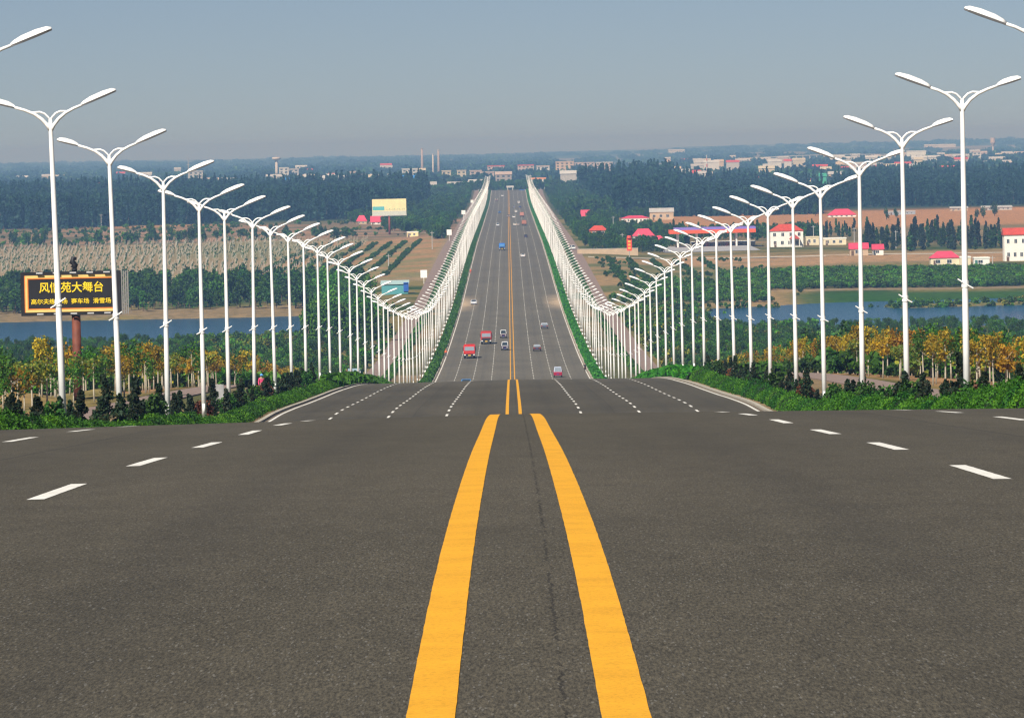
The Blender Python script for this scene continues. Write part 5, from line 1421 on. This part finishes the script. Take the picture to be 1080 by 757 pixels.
# slim utility poles
steel = plain('pole_concrete', (.42, .41, .40), .8, var=.1)
def util_pole(label, px, pyt, pyb, lo=1300, hi=3300, d=None):
    if d is None: x, d = ground_hit(px, pyb, lo, hi)
    else: x = at(px, pyb, d).x
    g = tz(x, d); h = at(px, pyt, d).z - g
    t = thing('utility_pole', label, 'pole', (x, d, g), 0, 'slim poles in the fields')
    MB().tube([(0,0,-.3), (0,0,h)], [.20, .13], 8).build('post', steel, t); MB().box(-.9, .9, -.06, .06, h-.7, h-.55).build('cross_arm', steel, t)
for lab, px, a_, b_ in (('slim grey pole at the corner of the orchard rows', 456, 244, 263), ('slim pole in the orchard rows left of the path', 410, 268, 284), ('slim pole before the forest on the far left', 107, 226, 240), ('slim pole standing before the orange brick house', 629.5, 252, 262), ('slim pole left of the red pylon sign', 656.5, 246, 261), ('tall slim pole before the long pink-roofed hall', 647, 228, 247), ('slim pole by the dark fronted pavilion', 674, 246, 259), ('slim pole in the shelter belt behind the tan cottage', 901, 240, 256), ('slim pole between cottages and shelter belt', 945, 243, 262), ('slim pole right of the white outhouse', 1047, 270, 283), ('slim pole by the cream sheds', 858, 238, 252)):
    util_pole(lab, px, a_, b_)

# ------------------------------------------------------------------ far town
def far_block(name, label, cat, px0, px1, pyt, d, wall, roof=None, depth=18, bands=0, flatroof=True, rise=0):
    xc = at((px0+px1)/2, pyt, d); g = tz(xc.x, d); W = (px1-px0)*d/F; H = xc.z - g
    t = thing(name, label, cat, (xc.x, d, g - .3))
    wa = MB().box(-W/2, W/2, 0, depth, 0, H).build('wall', wall, t)
    rf = MB()
    if flatroof: rf.box(-W/2-.4, W/2+.4, -.4, depth+.4, H, H+1.1)
    else: rf.prism([(-.6, H), (depth/2, H + max(2.5, depth*.18)), (depth+.6, H)], -W/2-.6, W/2+.6)
    rf.build('roof', roof or wall, t)
    st = max(1, int(min(H, 32)/3.6)); nb = min(9, max(2, int(W/5)))
    for s_ in range(min(st, bands)):
        z0 = H - (s_+1)*3.6 + 1.0
        if z0 < 0: break
        for k in range(nb):
            x0 = -W/2 + W*(k+.25)/nb; MB().box(x0, x0 + W/nb*.45, -.08, -.01, z0, z0 + 1.7).build('window', win_m, t)
    return t
white_w2, cream_w2 = white_w, cream_w
white_w = plain('dimmed_white_wall', (.50, .49, .47), .9, var=.12, scale=.1); cream_w = plain('dimmed_cream_wall', (.48, .42, .31), .9, var=.1, scale=.1)  # darker wall copies for the far town, haze dimming put into the colour
pinkw = plain('pinkish_wall', (.44, .34, .29), .9, var=.1, scale=.1); bluew = plain('blue_sheet_roof', (.04, .22, .62), .5, var=.1)
FB = [
 ('apartment_block', 'white twin block right of the left chimney base, far town', 'building', 424, 439.5, 178.6, 6300, white_w, None, 2),
 ('apartment_block', 'cream block just right of the three chimneys', 'building', 466, 475.5, 180.6, 6000, cream_w, None, 3),
 ('apartment_block', 'cream block standing alone between chimneys and road', 'building', 482, 491.5, 180.2, 6000, cream_w, None, 3),
 ('apartment_block', 'long pinkish row of flats behind the left lamps', 'building', 495.5, 508, 180.4, 6100, pinkw, None, 2),
 ('apartment_block', 'lower pinkish row of flats at the left of the road end', 'building', 508.5, 521, 181.8, 6200, pinkw, None, 2),
 ('apartment_block', 'pink topped block far behind the end of the road', 'building', 514, 532, 175.3, 6900, pinkw, red_roof, 2),
 ('apartment_block', 'red roofed pink block right of the road end', 'building', 546, 563, 174.5, 6700, pinkw, red_roof, 3),
 ('apartment_block', 'white block with pink bands right of the red roofed one', 'building', 566, 579.5, 175.4, 6700, white_w, pinkw, 3),
 ('apartment_block', 'broad peach apartment block, tallest right of the road', 'building', 586, 605, 171, 7000, plain('peach_wall', (.50, .36, .25), .9, var=.1, scale=.1), None, 4),
 ('apartment_block', 'pale long block behind the peach one', 'building', 606, 627, 171.8, 7600, pinkw, None, 2),
 ('apartment_block', 'stepped pinkish block at the right of the town', 'building', 628.5, 646, 171.6, 7300, pinkw, white_w, 3),
 ('long_hall', 'white hall above the dark trees right of the road', 'hall', 591, 621, 183, 5000, grey_w, white_w, 0),
 ('long_hall', 'white gabled hall left of the grey colonnade', 'hall', 448, 460, 195, 4900, white_w, grey_w, 1),
 ('market_hall', 'long pale hall with dark openings left of the road end', 'hall', 472, 494, 195, 4800, white_w, grey_w, 2),
 ('market_hall', 'grey market hall next to the left lamps at the road end', 'hall', 494.5, 511, 192.6, 4800, grey_w, white_w, 2),
 ('market_hall', 'pinkish portico building closing the left of the road end', 'hall', 522.5, 539.5, 184, 5300, plain('dull_portico_wall', (.30, .26, .24), .9, var=.1, scale=.1), pinkw, 3),
 ('works_shed', 'large bright blue roofed works shed among poplars', 'shed', 419.5, 441, 188.5, 4680, bluew, bluew, 0),
 ('works_shed', 'small bright blue shed below the far white block on the left', 'shed', 301, 312.5, 190.8, 4650, bluew, bluew, 0),
 ('factory', 'white factory block beside the mushroom tower on the left', 'factory', 294.5, 304.5, 177.3, 7000, white_w, None, 2),
 ('factory', 'grey factory block right of the white one', 'factory', 305, 315, 178.6, 7100, grey_w, None, 2),
 ('works_shed', 'long low white shed on the left skyline', 'shed', 321, 329, 186.4, 5600, white_w, None, 0),
 ('works_shed', 'pale flat shed right of the long low white one', 'shed', 331, 343, 188, 5500, white_w, None, 0),
 ('works_shed', 'white shed below the pinkish stack block on the left', 'shed', 344, 354, 186.3, 5600, white_w, None, 0),
 ('works_shed', 'low white shed before the pinkish stack block', 'shed', 357, 368, 187.9, 5400, white_w, None, 0),
 ('apartment_block', 'pinkish stack block on the left skyline', 'building', 369, 377.5, 181.4, 6200, pinkw, None, 3),
 ('apartment_block', 'grey stub block right of the pinkish stack block', 'building', 379, 385.5, 184.5, 6000, grey_w, None, 2),
 ('apartment_block', 'small white block alone on the left skyline', 'building', 390.5, 395, 184.3, 6000, white_w, None, 2),
 ('apartment_block', 'narrow pale block left of the blue works shed', 'building', 409, 412, 184.2, 5900, cream_w, None, 2),
 ('apartment_block', 'tiny white house on the far left above the poplars', 'building', 97, 106, 193.5, 5600, white_w, None, 1),
 ('apartment_block', 'pale block rising from the trees on the far left', 'building', 199, 214, 181, 6200, grey_w, None, 2),
 ('factory', 'large pale industrial hall far off on the right', 'factory', 956, 976.5, 159.5, 8200, plain('pale_hall_wall', (.55, .56, .55), .9, var=.06), None, 0),
 ('works_shed', 'low white sheds right of the large pale hall', 'shed', 979, 992, 166, 7600, white_w, None, 0),
 ('works_shed', 'pinkish low sheds beside the front right lamp pole', 'shed', 997, 1012, 164.6, 7800, pinkw, None, 0),
 ('apartment_block', 'white house cluster on the far right rise', 'building', 1026, 1034.5, 160.5, 7800, white_w, pinkw, 2),
 ('works_shed', 'faint white sheds on the right horizon', 'shed', 975, 1008, 153.3, 15000, white_w, None, 0),
 ('works_shed', 'faint white buildings on the horizon above the striped mast', 'shed', 705, 722, 158.8, 15000, white_w, None, 0),
 ('apartment_block', 'cream house at the foot of the striped mast', 'building', 762, 772, 187.2, 5000, cream_w, None, 2),
 ('apartment_block', 'green roofed house left of the cream one by the mast', 'building', 741, 747, 186.4, 5050, plain('green_roof', (.05, .34, .22), .6), plain('green_roof', (.05, .34, .22), .6), 0),
 ('apartment_block', 'peach house between mast and shelter trees', 'building', 786, 800, 187.4, 5000, pinkw, red_roof, 1),
 ('works_shed', 'white terrace far off between the second lamp heads', 'shed', 810, 824, 170.6, 7000, white_w, None, 0),
 ('apartment_block', 'brown block far off above the right lamps', 'building', 836, 847, 176.6, 6500, tan_w, None, 1),
 ('apartment_block', 'yellow house with dark base behind the fourth right lamp', 'building', 846, 855, 189.2, 4900, plain('pale_yellow_wall', (.80, .68, .36), .9), red_roof, 1),
 ('works_shed', 'green sheet building behind the fourth right lamp', 'shed', 864.5, 871.5, 186, 4950, plain('green_sheet', (.05, .34, .20), .6), None, 0),
 ('works_shed', 'brown roofed shed in the dark trees between two right lamps', 'shed', 985, 997, 184.3, 4700, tan_w, tan_w, 0),
 ('works_shed', 'pale row of sheds in the dark trees right of the front lamp pole', 'shed', 1012, 1034, 183, 4750, tan_w, None, 0),
 ('apartment_block', 'pinkish sheds peeping over the forest right of the road', 'building', 655, 661, 183.6, 5200, pinkw, None, 1),
 ('apartment_block', 'pinkish house peeping over the forest farther right', 'building', 684, 692, 181.5, 5200, pinkw, None, 1),
]
for nm, lab, cat, a_, b_, yt, d, wl_, rf_, bn in FB: far_block(nm, lab, cat, a_, b_, yt, d, wl_, rf_, 18, bn, cat not in ('hall', 'shed'))
# small far houses scattered through the town, each with its own walls and roof
cols = [(white_w, 'white'), (pinkw, 'pinkish'), (cream_w, 'cream'), (grey_w, 'grey'), (tan_w, 'tan')]
for k in range(110):
    d = random.uniform(5000, 9500); px = random.uniform(700, 1075) if k % 5 else random.uniform(20, 440)
    wl_, cn = random.choice(cols); x = ray(px, 170)[0]*d; g = tz(x, d); W = random.uniform(9, 24); H = random.uniform(8, 15)
    t = thing('town_house', f'{cn} house scattered among the trees of the hazy {"right" if px > 540 else "left"} plain', 'house', (x, d, g), 0, 'scattered houses on the hazy plain')
    MB().box(-W/2, W/2, 0, 10, -.5, H).build('wall', wl_, t); MB().prism([(-.5, H), (5, H+3), (10.5, H)], -W/2-.5, W/2+.5).build('roof', random.choice((red_roof, grey_w, wl_, grey_w, wl_)), t)
# chimneys, towers, mast, viaduct, gantry
conc = plain('chimney_concrete', (.50, .44, .40), .9, var=.1, scale=.05); brickc = plain('chimney_brick', (.34, .27, .24), .9, var=.1, scale=.05)
def stack(name, label, px, pyt, d, r, mat, cap=None):
    p = at(px, pyt, d); g = tz(p.x, d); h = p.z - g
    t = thing(name, label, 'chimney', (p.x, d, g)); MB().tube([(0,0,-1), (0,0,h*.5), (0,0,h)], [r*1.3, r*1.1, r*.85], 14).build('shaft', mat, t, True)
    MB().tube([(0,0,h-.02), (0,0,h+1.2)], [r*1.0, r*1.0], 14).build('rim', cap or mat, t); return t
stack('chimney', 'left one of three factory chimneys, thick pinkish shaft', 445, 157.5, 6900, 1.7, brickc)
stack('chimney', 'middle one of three factory chimneys, slim and pale', 456.5, 163.5, 6800, 1.1, conc)
stack('chimney', 'right one of three factory chimneys, dark top', 462.3, 158.8, 6850, 1.5, brickc, grey_w)
p = at(291.5, 166, 7000); g = tz(p.x, 7000); h = p.z - g
t = thing('water_tower', 'mushroom topped water tower on the left skyline', 'tower', (p.x, 7000, g))
MB().tube([(0,0,-1), (0,0,h-4)], [2.2, 1.7], 14).build('shaft', conc, t, True); MB().tube([(0,0,h-5), (0,0,h-2.5), (0,0,h-.6), (0,0,h)], [1.8, 6, 6.2, 4.5], 18).build('tank', conc, t, True); MB().tube([(0,0,h), (0,0,h+3.2)], .3, 6).build('mast', steel, t)
p = at(745.3, 163.5, 5600); g = tz(p.x, 5600); h = p.z - g
t = thing('radio_mast', 'white and red banded mast above the right forest', 'mast', (p.x, 5600, g))
nb = 9
for k in range(nb): MB().tube([(0,0,h*k/nb), (0,0,h*(k+1)/nb - .03)], [1.15 - .08*k, 1.07 - .08*k], 8).build('section', white_w if k % 2 == 0 else plain('mast_red', (.45, .10, .08), .6), t)
p = at(1047, 145.5, 9800); g = tz(p.x, 9800); h = max(8, p.z - g)
t = thing('water_tower', 'small pinkish tower on the right horizon', 'tower', (p.x, 9800, g)); MB().tube([(0,0,-1), (0,0,h*.6)], 2, 12).build('shaft', conc, t); MB().tube([(0,0,h*.6), (0,0,h*.75), (0,0,h)], [2.2, 5, 4.6], 14).build('tank', pinkw, t)
p = at(198.5, 166, 6400); g = tz(p.x, 6400)
t = thing('radio_mast', 'thin dark mast above the left forest', 'mast', (p.x, 6400, g)); MB().tube([(0,0,0), (0,0,p.z-g)], [.9, .35], 6).build('shaft', grey_w, t); MB().box(-2, 2, -.2, .2, (p.z-g)*.75, (p.z-g)*.75+.5).build('cross_arm', grey_w, t)
a_, b_ = at(785, 167, 9000), at(960, 162.8, 8200); t = thing('viaduct', 'long thin pale viaduct across the hazy plain on the right', 'bridge', (a_.x, 9000, a_.z))
v = b_ - a_; ln = v.length
dk = MB(); n_ = Vector((0, 1, 0)); k = 24
for i in range(k):
    q0, q1 = v*(i/k), v*((i+1)/k); sag0, sag1 = 3*math.sin(math.pi*i/k), 3*math.sin(math.pi*(i+1)/k)
    dk.hexa([(q0.x, q0.y-4, q0.z+sag0-1.2), (q1.x, q1.y-4, q1.z+sag1-1.2), (q1.x, q1.y+4, q1.z+sag1-1.2), (q0.x, q0.y+4, q0.z+sag0-1.2), (q0.x, q0.y-4, q0.z+sag0), (q1.x, q1.y-4, q1.z+sag1), (q1.x, q1.y+4, q1.z+sag1), (q0.x, q0.y+4, q0.z+sag0)])
dk.build('deck', white_w, t)
for i in range(1, k): q = v*(i/k); MB().box(q.x-1, q.x+1, q.y-2, q.y+2, -34-a_.z*0-10, q.z+3*math.sin(math.pi*i/k)-1.2).build('pier', grey_w, t)
# billboard on legs and blue direction sign at the road end
d = 4680; p = at(567.5, 187.5, d); g = tz(p.x, d); zt = p.z - g; zb = at(567.5, 194, d).z - g; w2 = 8.5*d/F
t = thing('billboard', 'orange topped pale billboard on tall legs right of the road end', 'billboard', (p.x, d, g))
MB().box(-w2, w2, 0, 1, zb, zt-1.6).build('panel', plain('billboard_pale', (.62, .60, .58), .6), t); MB().box(-w2, w2, -.05, 1.05, zt-1.55, zt).build('orange_band', plain('billboard_orange', (.70, .28, .12), .6), t)
for q in (-.8, -.25, .3, .8): MB().tube([(w2*q, .5, -.5), (w2*q, .5, zb)], .35, 8).build('leg', white_w, t)
d = 4440; p = at(550.6, 200.3, d); g = float(ZR(d)); zt = p.z - g; zb = at(550.6, 203.9, d).z - g
t = thing('direction_sign', 'bright blue direction sign over the top of the road', 'sign', (p.x, d, g))
MB().box(-2.7, 2.7, 0, .2, zb, zt).build('panel', plain('sign_blue', (.02, .16, .75), .4), t); MB().tube([(4.2, .3, -.3), (4.2, .3, zt*.8), (2.0, .3, zt*.85)], .16, 8).build('mast_arm', steel, t)
d = 4470; p = at(538, 198, d); g = float(ZR(d))
t = thing('gateway', 'grey gatehouse frame standing on the road axis at the top', 'gateway', (p.x, d, g)); zt = p.z - g
for s in (-1, 1): MB().box(s*2.2-.4, s*2.2+.4, 0, .8, -.3, zt).build('pillar', grey_w, t)
MB().box(-3.2, 3.2, -.1, .9, zt, zt+1.6).build('lintel', white_w, t)

# ------------------------------------------------------------------ haze
hz = MB().box(-4200, 4200, -80, 27500, -62, HAZE_TOP).build('haze', [])
m = bpy.data.materials.new('haze_air'); m.use_nodes = True; nt = m.node_tree; nt.nodes.remove(nt.nodes['Principled BSDF'])
pv = N(nt, 'ShaderNodeVolumePrincipled'); pv.inputs['Color'].default_value = (*HAZE_COL, 1); pv.inputs['Density'].default_value = HAZE_DENS
pv.inputs['Absorption Color'].default_value = (*HAZE_ABS, 1)
pv.inputs['Anisotropy'].default_value = 0.0
nt.links.new(pv.outputs[0], nt.nodes['Material Output'].inputs['Volume']); hz.data.materials.append(m)
tag(hz, kind='stuff')
